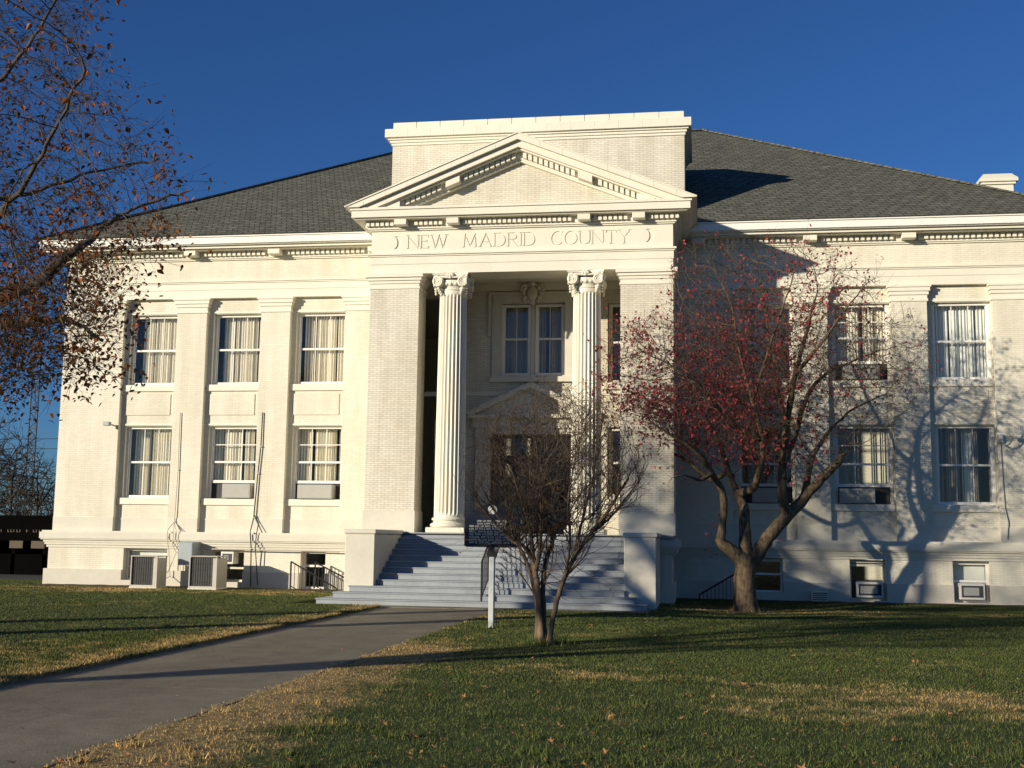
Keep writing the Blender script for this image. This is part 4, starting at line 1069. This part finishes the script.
# --- red-leaved dogwood by the right wing
rng = random.Random(7); Y0 = 29.9
trk = B(Y0,(746,618,0,.42),(746,611,0,.32),(745,592,0,.265),(745,573,0,.255),(746,562,0,.25))
fork = trk[-1]
br = [trk,
 [fork]+B(Y0,(734,553,-.15,.16),(721,542,-.3,.13),(722,527,-.4,.10),(723,495,-.55,.085),(712,473,-.9,.068),(700,455,-1.4,.06),(680,440,-1.9,.04),(655,425,-2.3,.022)),
 [fork]+B(Y0,(745,548,.1,.17),(745,532,.15,.15),(744,510,.2,.14),(737,493,.35,.10),(728,470,.6,.075),(718,440,.9,.055),(700,400,1.2,.035),(680,360,1.4,.02)),
 [fork]+B(Y0,(756,556,.1,.19),(768,537,.2,.165),(788,515,.35,.15),(805,497,.5,.13),(822,478,.65,.11),(836,464,.75,.10),(842,457,.8,.095))]
br += [[br[2][4]]+B(Y0,(753,488,-.2,.10),(760,470,-.5,.08),(762,440,-.9,.06),(752,400,-1.3,.045),(740,355,-1.6,.03),(735,320,-1.8,.018)),
 [br[3][3]]+B(Y0,(783,496,.1,.115),(783,460,-.1,.10),(787,420,-.3,.085),(795,375,-.5,.065),(806,335,-.8,.045),(815,300,-1.0,.025)),
 [br[2][5]]+B(Y0,(712,480,.9,.07),(690,462,1.5,.05),(668,450,2.0,.03),(645,440,2.4,.018))]
br += [[br[5][2]]+B(Y0,(795,436,.5,.07),(808,395,.9,.055),(825,375,1.2,.04),(855,360,1.5,.025),(880,350,1.7,.014)),
 [br[5][3]]+B(Y0,(778,395,.8,.06),(770,355,1.4,.04),(765,310,1.7,.025),(760,280,1.8,.014)),
 [br[5][4]]+B(Y0,(820,345,-1.5,.035),(845,310,-1.9,.02),(865,285,-2.0,.012)),
 [br[3][4]]+B(Y0,(812,460,1.2,.06),(830,430,1.7,.04),(855,408,2.1,.025),(885,395,2.4,.014)),
 [br[4][3]]+B(Y0,(730,420,-1.4,.045),(700,385,-2.0,.03),(670,365,-2.4,.018),(640,350,-2.6,.012)),
 [br[4][4]]+B(Y0,(770,345,-1.8,.03),(785,300,-2.2,.02),(795,270,-2.3,.012)),
 [br[1][5]]+B(Y0,(700,480,-1.2,.04),(685,475,-1.7,.02),(672,478,-2.0,.012))]
pts, par, given = skeleton(br, 4, rng, .018)
cx, _, cz = P(762,372,Y0)
att = []
while len(att) < 6000:
    u = Vector((rng.gauss(0,1),rng.gauss(0,1),rng.gauss(0,1))).normalized()*rng.random()**.42
    p = Vector((cx+u.x*4.1, Y0+u.y*2.6, cz+u.z*(3.35 if u.z > 0 else 2.5)))
    if p.z < cz-.6 and p.x > cx+.4 and rng.random() < .75: continue
    if p.x > cx+.9 and rng.random() < .15: continue
    if p.z > cz+1.3 and (abs(p.x-cx-.3) > 2.6 or rng.random() < .35): continue
    att.append(p)
pts, par = colonise(pts, par, att, .12, 1.5, .17, 80, rng, (0,0,.08), .20)
pts, par, tips = twigs(pts, par, rng, 3, .46, 3, .22, .28, .42, 33.75)
rad = radii(pts, par, .0023, given, 2.75)
td = thing('red_leaved_tree', 'spreading tree with dark red leaves and forked trunk before the right wing', 'tree', P(746,613,Y0))
tubes_from(pts, par, rad, M['bark_red'], 'trunk', td)
sp = []
for i in tips:
    p = pts[i]; fx = (p.x-cx)/4.0; fz = (p.z-cz)/3.2
    dens = (.30 if fz < .25 else .24 if fz < .55 else .10) if fx < .12 else .20 if fx < .34 else .06
    if fx < .05 and fz < -.1: dens += .20
    if (p-Vector(P(835,285,Y0))).length < .9: dens = .5
    k = math.sin(p.x*2.7+1)*math.sin(p.z*3.1+.5)*math.sin(p.y*2.3)
    if rng.random() < .80*dens*(1+k*.9): sp.append(p)
leaves(sp, .095, rng, M['leaf_red'], 'crown', td, 3, .07, .8)

# --- bare many-stemmed crape myrtle by the walk
rng = random.Random(19); Y1 = 18.4
b0 = B(Y1,(541,647,0,.075),(541,625,0,.055),(538,595,.02,.05),(535,570,.05,.048),(533,558,.05,.045))
b1 = B(Y1,(549,648,-.08,.065),(551,630,-.1,.042),(556,605,-.12,.04),(563,582,-.15,.037),(575,556,-.2,.034),(592,532,-.25,.028),(612,505,-.35,.020),(628,478,-.4,.013))
b2 = B(Y1,(545,648,.10,.065),(544,620,.1,.042),(543,590,.12,.040),(546,562,.15,.036),(553,540,.2,.03),(560,510,.25,.022),(566,470,.3,.014),(570,430,.35,.008))
b3 = B(Y1,(537,646,.06,.05),(537,610,.1,.036),(532,580,.15,.034),(524,556,.2,.03),(512,535,.3,.022),(495,512,.4,.015),(478,480,.5,.009))
br = [b0,b1,b2,b3,
 [b0[4]]+B(Y1,(522,545,-.15,.026),(505,533,-.3,.02),(488,515,-.45,.014),(474,495,-.55,.008)),
 [b0[4]]+B(Y1,(530,530,-.2,.028),(520,495,-.35,.02),(506,455,-.45,.013),(495,425,-.5,.007)),
 [b0[3]]+B(Y1,(540,545,-.1,.028),(541,510,-.25,.02),(538,465,-.35,.013),(534,415,-.4,.007)),
 [b1[4]]+B(Y1,(580,530,-.05,.024),(590,490,.05,.017),(598,450,.1,.011),(603,415,.1,.006)),
 [b1[5]]+B(Y1,(608,520,.1,.018),(625,500,.2,.012),(640,480,.3,.007)),
 [b2[4]]+B(Y1,(542,505,.4,.02),(530,465,.6,.013),(522,425,.7,.007)),
 [b3[4]]+B(Y1,(508,505,.6,.016),(500,470,.75,.01),(490,445,.85,.006)),
 [b1[3]]+B(Y1,(570,545,-.4,.02),(568,505,-.6,.014),(575,460,-.7,.009),(585,425,-.75,.006))]
pts, par, given = skeleton(br, 4, rng, .008)
cx, _, cz = P(553,470,Y1); cen = Vector((cx,Y1,cz)); rad_e = Vector((1.46,1.40,1.34))
def inside(p): q = p-cen; return (q.x/rad_e.x)**2+(q.y/rad_e.y)**2+(q.z/rad_e.z)**2 < 1
def whip(i, d, L, lev, r0):
    st = .055; n_ = int(L/st); j = i; bend = Vector((rng.gauss(0,1),rng.gauss(0,1),0))*.020
    side = rng.choice((-1,1)); r_ = r0; lim_f = rng.uniform(.78,1.10); f_ = 0
    for k in range(n_):
        d = (d+bend+Vector((0,0,.030 if lev < 2 else .015))+Vector((rng.gauss(0,1),rng.gauss(0,1),rng.gauss(0,1)))*.095)
        o_ = pts[j]-cen; f_ = math.sqrt((o_.x/rad_e.x)**2+(o_.y/rad_e.y)**2+(o_.z/rad_e.z)**2)
        if f_ > .68 and o_.z > -.8:
            nrm = Vector((o_.x/rad_e.x**2,o_.y/rad_e.y**2,o_.z/rad_e.z**2)).normalized(); dn = d.dot(nrm)
            if dn > 0: d = d-nrm*dn*(f_-.60)*.55
        if rng.random() < .10: d = d+Vector((rng.gauss(0,1),rng.gauss(0,1),rng.gauss(0,1)))*.32
        d.normalize()
        q = pts[j]+d*st*rng.uniform(.8,1.2)
        if f_ > lim_f and q.z > cz-1.0 and k > 3: break
        pts.append(q); par.append(j); j = len(pts)-1; r_ = r0*(1-.75*k/n_); given[j] = r_
        if lev < 3 and k > 1 and rng.random() < (.20,.24,.17)[lev]:
            side = -side; ax = d.orthogonal().normalized(); ax = Matrix.Rotation(rng.uniform(0,2*PI),3,d)@ax
            whip(j, (d+ax*rng.uniform(.45,.9)).normalized(), L*(.62,.55,.5)[lev]*rng.uniform(.6,1.2), lev+1, r_*.62)
att = []
while len(att) < 420:
    u = Vector((rng.gauss(0,1),rng.gauss(0,1),rng.gauss(0,1))).normalized()*rng.random()**.42
    p = Vector((cx+u.x*1.3, Y1+u.y*1.25, cz+u.z*1.2))
    if p.z < cz-.3 and math.hypot(p.x-cx,p.y-Y1) > 1.35+(p.z-cz)*.85: continue
    att.append(p)
n_sk = len(pts); pts, par = colonise(pts, par, att, .07, .9, .12, 60, rng, (0,0,.15), .30)
r_sc = radii(pts, par, .0032, given, 2.6)
for i in range(n_sk, len(pts)): given[i] = min(r_sc[i], .02)
n0 = len(pts); src = [i for i in range(n0) if given[i] < .047 and pts[i].z > .72 and given[i] > .0045]
for _ in range(370):
    i = rng.choice(src); out = Vector((pts[i].x-cx,pts[i].y-Y1,0))
    a = rng.uniform(0,2*PI); d = Vector((math.cos(a)*.75+out.x*.4, math.sin(a)*.75+out.y*.4, rng.uniform(.25,1.25))).normalized()
    whip(i, d, rng.uniform(.6,1.5), 0, min(given[i]*.65,rng.choice((.007,.009,.013))))
rad = [max(.0026, given[i]) for i in range(len(pts))]
kids_ = set(par); tips = [i for i in range(len(pts)) if i not in kids_]
tc = thing('bare_shrub_tree', 'leafless many-stemmed small tree with tan bark beside the walk and marker plaque', 'tree', P(545,646,Y1))
tubes_from(pts, par, rad, M['bark_crape'], 'trunk', tc)
mb = MB()
for i in tips:
    if rng.random() < .10: mb.ball(pts[i], .013, 5, 4)
obj('seed_pods', mb, M['bark_crape'], tc)

# --- large tree at the left edge
rng = random.Random(23); Y2 = 14.0; TX = -13.8
trunk = [(TX,Y2,-.1,.42),(TX,Y2,.4,.32),(TX+.05,Y2,2.2,.28),(TX+.1,Y2+.05,3.6,.25),(TX+.05,Y2,5.4,.20),(TX+.1,Y2,7.4,.14),(TX+.15,Y2,9.6,.08),(TX+.1,Y2,11.6,.03)]
br = [trunk,
 [trunk[3]]+[(*P(-75,335,Y2),.15)]+B(Y2,(0,297,0,.10),(35,283,0,.09),(68,255,0,.07),(85,243,.1,.048),(105,225,.2,.032),(140,206,.4,.02),(185,192,.6,.015)),
 [trunk[2]]+[(*P(-115,372,Y2+1.5),.13)]+B(Y2,(-20,330,1.4,.08),(30,323,1.3,.06),(72,322,1.1,.035),(98,338,1.2,.025)),
 [trunk[3]]+[(*P(-100,310,Y2-.6),.10)]+B(Y2,(-10,225,-1.0,.040),(30,175,-1.3,.028),(60,120,-1.6,.018),(85,70,-1.8,.018)),
 [trunk[4]]+[(*P(-110,220,Y2+.4),.09)]+B(Y2,(-20,200,.9,.042),(40,190,1.3,.028),(90,172,1.7,.018),(150,162,2.0,.015)),
 [trunk[4]]+[(*P(-120,190,Y2-.5),.09)]+B(Y2,(-30,110,-.6,.035),(20,55,-.7,.024),(50,10,-.8,.016),(75,-40,-.9,.018)),
 [trunk[5]]+[(*P(-100,60,Y2+.3),.07)]+B(Y2,(-30,10,.5,.05),(40,-60,.7,.03),(70,-110,.8,.018)),
 [trunk[3],(TX-1.4,Y2+.5,4.8,.13),(TX-2.8,Y2+.8,6.2,.08),(TX-4.0,Y2+1,7.0,.04)],
 [trunk[3],(TX-.5,Y2-1.5,4.8,.12),(TX-1.0,Y2-3.0,6.0,.07),(TX-1.2,Y2-4,6.8,.03)],
 [trunk[3],(TX+.3,Y2+1.6,5.0,.12),(TX+.6,Y2+3.0,6.2,.07),(TX+.8,Y2+4,7.2,.03)],
 [trunk[5],(TX-1.2,Y2+.4,8.8,.07),(TX-2.0,Y2+.6,10,.03)],
 [trunk[4],(TX+.2,Y2+1.4,7.0,.07),(TX+.5,Y2+2.6,8.4,.03)]]
pts, par, given = skeleton(br, 5, rng, .03)
att = []
while len(att) < 6500:
    z = rng.uniform(3.5,12.8); f = (z-3.4)/9.4
    rmax = 5.2*(min(1,.55+f*3.2) if f < .14 else (1-((f-.14)/.86)**1.35*.92))
    a = rng.uniform(0,2*PI); rr = rmax*rng.random()**.45
    x, y = TX+rr*math.cos(a), Y2+rr*math.sin(a)*.9
    if (z > 8.3 or x < -10.8) and rng.random() < .88: continue
    att.append(Vector((x,y,z)))
lim = [(-60,85),(0,95),(50,108),(100,128),(150,172),(180,186),(240,180),(280,132),(330,122),(370,108),(392,60)]
def edge(y):
    for (a, ea), (b_, eb) in zip(lim[:-1], lim[1:]):
        if a <= y <= b_: return ea+(eb-ea)*(y-a)/(b_-a)
    return 0
n_ = 0
while n_ < 3300:                                                 # side of the crown towards the courthouse, with its low leafy bough
    py = rng.uniform(-60,392) if rng.random() < .6 else rng.gauss(325,32); px_ = rng.uniform(-90,200)
    if py > 392 or px_ > edge(py)*rng.uniform(.75,1.0): continue
    n_ += 1; att.append(Vector(P(px_, py, Y2+rng.gauss(.2,1.5))))
pts, par = colonise(pts, par, att, .15, 1.9, .21, 80, rng, (0,0,.06), .18)
pts, par, tips = twigs(pts, par, rng, 3, .50, 3, .14, .25, .26)
rad = radii(pts, par, .0017, given, 2.6)
tl = thing('autumn_tree', 'tall tree at the left edge, thin branches and sparse brown and orange leaves', 'tree', (TX,Y2,0))
tubes_from(pts, par, rad, M['bark_left'], 'trunk', tl)
sp = []
for i in tips:
    p = pts[i]; k = math.sin(p.x*1.9)*math.sin(p.z*2.3+1)*math.sin(p.y*1.7)
    if p.x < -10.8 and rng.random() < .8: continue
    d = .95 if p.z < 4.9 else .48 if p.z < 6.2 else .28
    if rng.random() < d*(1+k): sp.append(p)
leaves(sp, .074, rng, M['leaf_left'], 'crown', tl, 3, .08, .6)

# --- second tree of the same row, further left; its shadow falls across the walk
rng = random.Random(31)
T2 = (-17.3,14.0)
tk = [(T2[0],T2[1],-.1,.45),(T2[0],T2[1],.5,.34),(T2[0]+.1,T2[1],2.6,.28),(T2[0],T2[1],5,.2),(T2[0],T2[1],8,.12),(T2[0],T2[1],11,.04)]
br = [tk]+[[tk[2+k%3],(T2[0]+1.3*math.cos(k*1.1),T2[1]+1.3*math.sin(k*1.1),tk[2+k%3][2]+1.2,.11),(T2[0]+3*math.cos(k*1.1),T2[1]+3*math.sin(k*1.1),tk[2+k%3][2]+2.4,.06),(T2[0]+4.2*math.cos(k*1.1+.1),T2[1]+4.2*math.sin(k*1.1+.1),tk[2+k%3][2]+3.4,.025)] for k in range(0)]
pts, par, given = skeleton(br, 4, rng, .03); att = []
for _ in range(1100):
    u = Vector((rng.gauss(0,1),rng.gauss(0,1),rng.gauss(0,1))).normalized()*rng.random()**.4
    att.append(Vector((T2[0]+u.x*1.65,T2[1]+u.y*1.65,7.9+u.z*3.4)))
pts, par = colonise(pts, par, att, .28, 2.4, .42, 50, rng, (0,0,.08), .25)
pts, par, tips = twigs(pts, par, rng, 3, .6, 2, .18, .3, .1)
rad = radii(pts, par, .006, given)
t2 = thing('autumn_tree', 'tree further left than the leafy one at the photo edge, standing outside the picture', 'tree', (T2[0],T2[1],0))
tubes_from(pts, par, rad, M['bark_left'], 'trunk', t2)
leaves([pts[i] for i in tips if rng.random() < (.95 if pts[i].z < 9.2 else .4)], .20, rng, M['leaf_left'], 'crown', t2, 7, .14, .6)

# --- small spreading tree further back; it shades the middle of the right lawn
rng = random.Random(41); T3 = (-14.3,5.0)
tk = [(T3[0],T3[1],-.1,.28),(T3[0],T3[1],.5,.20),(T3[0]+.1,T3[1],2.4,.17),(T3[0],T3[1],4.4,.10),(T3[0],T3[1],5.8,.04)]
br = [tk]+[[tk[2+k%2],(T3[0]+1.2*math.cos(k*.9),T3[1]+1.2*math.sin(k*.9),4.6,.07),(T3[0]+2.8*math.cos(k*.9),T3[1]+2.8*math.sin(k*.9),5.4,.04)] for k in range(7)]
pts, par, given = skeleton(br, 4, rng, .03); att = []
for _ in range(900):
    u = Vector((rng.gauss(0,1),rng.gauss(0,1),rng.gauss(0,1))).normalized()*rng.random()**.4
    att.append(Vector((T3[0]+u.x*3.5,T3[1]+u.y*3.0,5.45+u.z*.7)))
pts, par = colonise(pts, par, att, .25, 2.4, .36, 50, rng, (0,0,.02), .25)
pts, par, tips = twigs(pts, par, rng, 3, .45, 2, .05, .3, .1)
rad = radii(pts, par, .005, given)
t3 = thing('spreading_tree', 'low spreading tree standing outside the picture, left of the walk and nearest the street', 'tree', (T3[0],T3[1],0))
tubes_from(pts, par, rad, M['bark_left'], 'trunk', t3)
leaves([pts[i] for i in tips if rng.random() < .6], .12, rng, M['leaf_left'], 'crown', t3, 2, .1, .6)

# ------------------------------------------------------------------ background on the left
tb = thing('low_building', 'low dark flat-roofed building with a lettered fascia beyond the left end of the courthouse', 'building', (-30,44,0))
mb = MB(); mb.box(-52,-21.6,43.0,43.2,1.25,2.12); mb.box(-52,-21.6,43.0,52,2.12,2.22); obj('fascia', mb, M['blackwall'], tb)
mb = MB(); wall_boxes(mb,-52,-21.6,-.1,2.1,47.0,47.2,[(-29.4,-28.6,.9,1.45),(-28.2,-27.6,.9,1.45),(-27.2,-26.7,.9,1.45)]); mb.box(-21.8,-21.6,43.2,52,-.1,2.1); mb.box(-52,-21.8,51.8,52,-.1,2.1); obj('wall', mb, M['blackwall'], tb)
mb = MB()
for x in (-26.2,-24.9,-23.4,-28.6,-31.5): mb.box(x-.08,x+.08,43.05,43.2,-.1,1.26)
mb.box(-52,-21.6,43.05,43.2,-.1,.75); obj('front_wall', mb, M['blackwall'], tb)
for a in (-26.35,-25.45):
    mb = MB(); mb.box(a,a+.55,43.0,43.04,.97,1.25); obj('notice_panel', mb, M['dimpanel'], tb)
mb = MB(); r = random.Random(9); x = -28.3
while x < -24.4:                                                 # lettering too small to read
    mb.box(x,x+.03,42.985,42.999,1.58,1.68)
    if r.random() < .6: q = r.choice((1.58,1.62,1.66)); mb.box(x+.03,x+.08,42.986,42.999,q,q+.02)
    x += .125 if r.random() < .82 else .28
obj('sign_lettering', mb, M['dimpanel'], tb)
def far_tree(x, y, h, seed, label, low=.12, natt=420, wide=.33):
    rng = random.Random(seed); tk = [(x,y,-.1,.22*h/9),(x,y,h*.2,.15*h/9),(x+rng.uniform(-.3,.3),y,h*.5,.10*h/9),(x,y,h*.9,.03)]
    br = [tk]+[[tk[1+k%2],(x+h*.09*math.cos(k*2.4),y+h*.09*math.sin(k*2.4),tk[1+k%2][2]+h*.12,.05),(x+h*.2*math.cos(k*2.4),y+h*.2*math.sin(k*2.4),tk[1+k%2][2]+h*.28,.025)] for k in range(7)]
    pts, par, given = skeleton(br, 3, rng, .05); att = []
    for _ in range(natt):
        u = Vector((rng.gauss(0,1),rng.gauss(0,1),rng.gauss(0,1))).normalized()*rng.random()**.4
        att.append(Vector((x+u.x*h*wide,y+u.y*h*wide,h*.56+u.z*h*.44)))
    pts, par = colonise(pts, par, att, .3, 3, .42, 40, rng, (0,0,.1), .3)
    pts, par, tips = twigs(pts, par, rng, 3, .9, 3, .3, .3, .25)
    rad = radii(pts, par, .011, given); t = thing('bare_tree', label, 'tree', (x,y,0), 'bare trees beyond the left corner')
    tubes_from(pts, par, rad, M['bark_far'], 'trunk', t)
far_tree(-44.6,70,9.0,3,'tallest dark bare tree at the left edge beyond the low building')
far_tree(-41.6,68,7.2,4,'dark bare tree beside the lattice mast beyond the low building')
far_tree(-38.9,66,6.0,5,'small bare tree close to the left corner of the courthouse beyond the low building')
far_tree(-47.5,74,8.0,6,'bare tree partly hidden at the left edge behind the taller dark one')
for k, (x, h) in enumerate(((-43.2,4.2),(-40.2,3.7),(-46,4.6))):
    far_tree(x,80,h,20+k,['low scrubby thicket behind the lattice mast','low scrubby thicket nearest the courthouse corner','low scrubby thicket at the far left edge'][k],.0,260,.6)
# lattice mast
t = thing('lattice_mast', 'slender steel lattice mast rising behind the bare trees at left', 'mast', (-48,80,0))
mb = MB(); Hm = 19.0; c0 = Vector((-47.7,80,0)); legs = [Vector((math.cos(a),math.sin(a),0))*.36 for a in (PI/2,PI/2+2*PI/3,PI/2+4*PI/3)]
for l in legs: mb.tube([c0+l, c0+l*.85+Vector((0,0,Hm))], .045, 6)
obj('leg_tubes', mb, M['mast'], t)
mb = MB(); z = 0; i = 0
while z < Hm-.6:
    for k in range(3):
        a, b_ = legs[k], legs[(k+1)%3]
        if i % 2: a, b_ = b_, a
        mb.bar(c0+a*.93+Vector((0,0,z)), c0+b_*.93+Vector((0,0,z+.6)), .04); mb.bar(c0+a*.93+Vector((0,0,z)), c0+b_*.93+Vector((0,0,z)), .032)
    z += .6; i += 1
obj('bracing', mb, M['mast'], t)
# utility poles and wires
for x, lab in ((-58.0,'wooden utility pole with crossarm out beyond the left edge'),(-16.0,'wooden utility pole with crossarm hidden behind the courthouse')):
    t = thing('utility_pole', lab, 'pole', (x,58,0)); mb = MB(); mb.tube([(x,58,-.1),(x,58,8.2)], [.15,.10], 8); obj('pole', mb, M['bark_far'], t)
    mb = MB(); mb.box(x-.06,x+.06,57.2,58.8,6.95,7.07); obj('crossarm', mb, M['bark_far'], t)
for k, (yy, zz, lab) in enumerate(((57.3,6.95,'upper thin wire crossing the sky beside the left corner'),(58.7,6.55,'lower thin wire crossing the sky beside the left corner'))):
    mb = MB(); mb.tube([(-58+42*i/16, yy, zz-.6*(1-(2*i/16-1)**2)) for i in range(17)], .014, 5)
    o = obj('utility_wire', mb, M['wire']); tag(o, lab, 'wire')

# ------------------------------------------------------------------ grass blades (nobody could count them)
g = np.random.default_rng(3)
def blades(n, x0, x1, y0, y1, hmin, hmax, wd, z, sel):
    x = g.uniform(x0,x1,n); y = g.uniform(y0,y1,n); k = sel(x,y); x = x[k]; y = y[k]; n = len(x)
    a = g.uniform(0,2*PI,n); h = g.uniform(hmin,hmax,n); h = h*(1-.5*np.clip((-2.9-x)/1.2,0,1)*(x > PX1-.2)*(y < 18)); ln = g.normal(0,.45,(n,2))*h[:,None]
    V = np.empty((n,3,3)); w_ = wd*(.6+.8*g.random(n))
    V[:,0] = np.stack([x-w_*np.cos(a),y-w_*np.sin(a),z+hz(x,y)],1); V[:,1] = np.stack([x+w_*np.cos(a),y+w_*np.sin(a),z+hz(x,y)],1)
    V[:,2] = np.stack([x+ln[:,0],y+ln[:,1],z+h+hz(x,y)],1); return V.reshape(-1,3)
def infr(x, y): return (x > -.66*y-3) & (x < .36*y+3)
def right(x, y): return infr(x,y) & (x > PX1-.05+.03*np.sin(y*5)) & ~((x > -9.4) & (x < -1.15) & (y > 26.9))
def left(x, y): return infr(x,y) & (x < PX0+.0) & ~((x > -9.45) & (y > 26.85)) & ~((x > -19.6) & (y > 33.0+.2*np.sin(x*3)))
parts = [blades(120000,-4.6,7.8,6.0,13.5,.014,.038,.003,.012,right), blades(150000,-4.6,10.5,13.5,21,.012,.032,.0045,.012,right), blades(170000,-4.6,15,21,33.3,.012,.034,.007,.012,right),
         blades(60000,-9.4,-7.22,7,18,.014,.040,.0045,.053,left), blades(150000,-22,-7.22,7,26,.012,.034,.006,.053,left), blades(90000,-24,-7.22,26,36,.012,.036,.008,.053,left),
         blades(9000,-7.35,-7.20,10,26.9,.02,.05,.005,.045,lambda x,y: infr(x,y))]
# longer tufts at the trunk feet
for (tx, ty, n_) in ((-2.37,18.4,500),(1.0,29.9,500),(-3.75,21.55,120)):
    aa = g.uniform(0,2*PI,n_); rr = np.abs(g.normal(0,.22,n_))+.03; q = blades(n_,-2,-1.5,0,1,.05,.16,.006,.012,lambda x,y: x > -9).reshape(-1,3,3)
    q[:,:,0] += (tx+rr*np.cos(aa)-q[:,:2,0].mean(1))[:,None]; q[:,:,1] += (ty+rr*np.sin(aa)-q[:,:2,1].mean(1))[:,None]; q[:,:,2] += hz(tx,ty); parts.append(q.reshape(-1,3))
for _ in range(260):                                              # ranker clumps in the turf
    ty = 8+20*g.random()**1.6; tx = g.uniform(-.6*ty,.3*ty)
    if not (tx > PX1+.15 or tx < PX0-.15) or ty > 26: continue
    n_ = int(g.integers(25,70)); aa = g.uniform(0,2*PI,n_); rr = np.abs(g.normal(0,.09,n_)); q = blades(n_,-2,-1.5,0,1,.03,.075,.004,.012 if tx > PX1 else .053,lambda x,y: x > -9).reshape(-1,3,3)
    q[:,:,0] += (tx+rr*np.cos(aa)-q[:,:2,0].mean(1))[:,None]; q[:,:,1] += (ty+rr*np.sin(aa)-q[:,:2,1].mean(1))[:,None]; q[:,:,2] += hz(tx,ty); parts.append(q.reshape(-1,3))
V = np.concatenate(parts).astype(np.float32); nt_ = len(V)//3
me = bpy.data.meshes.new('grass'); me.vertices.add(len(V)); me.vertices.foreach_set('co', V.ravel())
me.loops.add(len(V)); me.loops.foreach_set('vertex_index', np.arange(len(V),dtype=np.int32))
me.polygons.add(nt_); me.polygons.foreach_set('loop_start', np.arange(0,len(V),3,dtype=np.int32)); me.polygons.foreach_set('loop_total', np.full(nt_,3,dtype=np.int32))
me.update(); me.validate()
o = link('grass', me, M['blades']); tag(o, 'short mown grass, green with dry straw patches, covering both lawns', 'grass', None, 'stuff')

# ------------------------------------------------------------------ fallen leaves
rng = random.Random(77); protos = []
for k in range(7):
    mb = MB(); n_ = 5; L = 1.0; v = [(0,0,.0)]
    for i in range(11):                                            # lobed star outline, curled
        a = -PI*.92+2*PI*.92*i/10; r_ = (1 if i % 2 == 1 else .45)*rng.uniform(.8,1.15); r_ *= .62 if i in (0,10) else 1
        v.append((r_*math.cos(a)*.5, r_*math.sin(a)*.5, abs(r_)*rng.uniform(.02,.30)))
    mb.add(v, [(0,i,i+1) for i in range(1,11)])
    me = bpy.data.meshes.new('fallen_leaf'); me.from_pydata(mb.v,[],mb.f); me.update(); me.materials.append(M['leaf_fall']); protos.append(me)
cnt = 0
while cnt < 290:
    y = 7.9+20*rng.random()**1.7; x = rng.uniform(-.62*y-.5,.30*y+.6)
    on = PX0 < x < PX1
    if on and rng.random() > .22: continue
    if x < PX0 and rng.random() > .6: continue
    if math.hypot(x+2.37,y-18.4) < .2 or y > 26.5: continue
    o = bpy.data.objects.new('fallen_leaf', protos[cnt%7]); C.objects.link(o)
    s_ = rng.uniform(.035,.085)*(1 if rng.random() < .85 else 1.4); o.scale = (s_,s_,s_*rng.uniform(.6,1.4))
    zb = .003 if on else (.078 if x < PX0 else .034)
    o.location = (x,y,zb+(float(hz(x,y)) if x > PX1 else 0)); o.rotation_euler = (rng.gauss(0,.35),rng.gauss(0,.35),rng.uniform(0,2*PI))
    where = 'walk' if on else 'left' if x < PX0 else 'right'
    tag(o, {'walk':'dry brown leaf lying on the concrete walk','left':'dry brown leaf lying on the lawn left of the walk','right':'dry orange-brown leaf lying on the lawn right of the walk'}[where], 'leaf',
        {'walk':'fallen leaves on the walk','left':'fallen leaves on the left lawn','right':'fallen leaves on the right lawn'}[where])
    cnt += 1

# crumbs of dead leaf and clippings in the grass, far too many to count
n_ = 5200; y = 7.6+24*g.random(n_)**1.5; x = g.uniform(-.62,.32,n_)*y+g.uniform(-1,1,n_)
k = ((x > PX1) & ~((x < -1.1) & (y > 26.7)) & (y < 33.4)) | ((x < PX0-.05) & ~((x > -9.45) & (y > 26.8)) & (y < 32.6)); kk = (x > PX0+.1) & (x < PX1-.05) & (y < 26.5) & (g.random(n_) < .10); k = k | kk
x = x[k]; y = y[k]; z = np.where(x < PX0,.055,np.where(x > PX1,.014+hz(x,y),-.004))+.012; n_ = len(x); a = g.uniform(0,2*PI,n_); L = g.uniform(.008,.026,n_); wd = L*g.uniform(.3,.7,n_)
dx, dy = np.cos(a), np.sin(a); t1 = g.uniform(-.5,.9,n_)*L; t2 = g.uniform(-.3,.6,n_)*L
V = np.stack([np.stack([x-dx*L,y-dy*L,z],1),np.stack([x+dy*wd,y-dx*wd,z+t2*.5+.004],1),np.stack([x+dx*L,y+dy*L,z+t1*.6+.006],1),np.stack([x-dy*wd,y+dx*wd,z+.004],1)],1).reshape(-1,3)
me = bpy.data.meshes.new('leaf_litter'); me.from_pydata([tuple(v) for v in V],[],[(4*i,4*i+1,4*i+2,4*i+3) for i in range(n_)]); me.update()
o = link('leaf_litter', me, M['leaf_fall']); tag(o, 'scattered tan crumbs of dead leaf and clippings over the lawns', 'leaf litter', None, 'stuff')
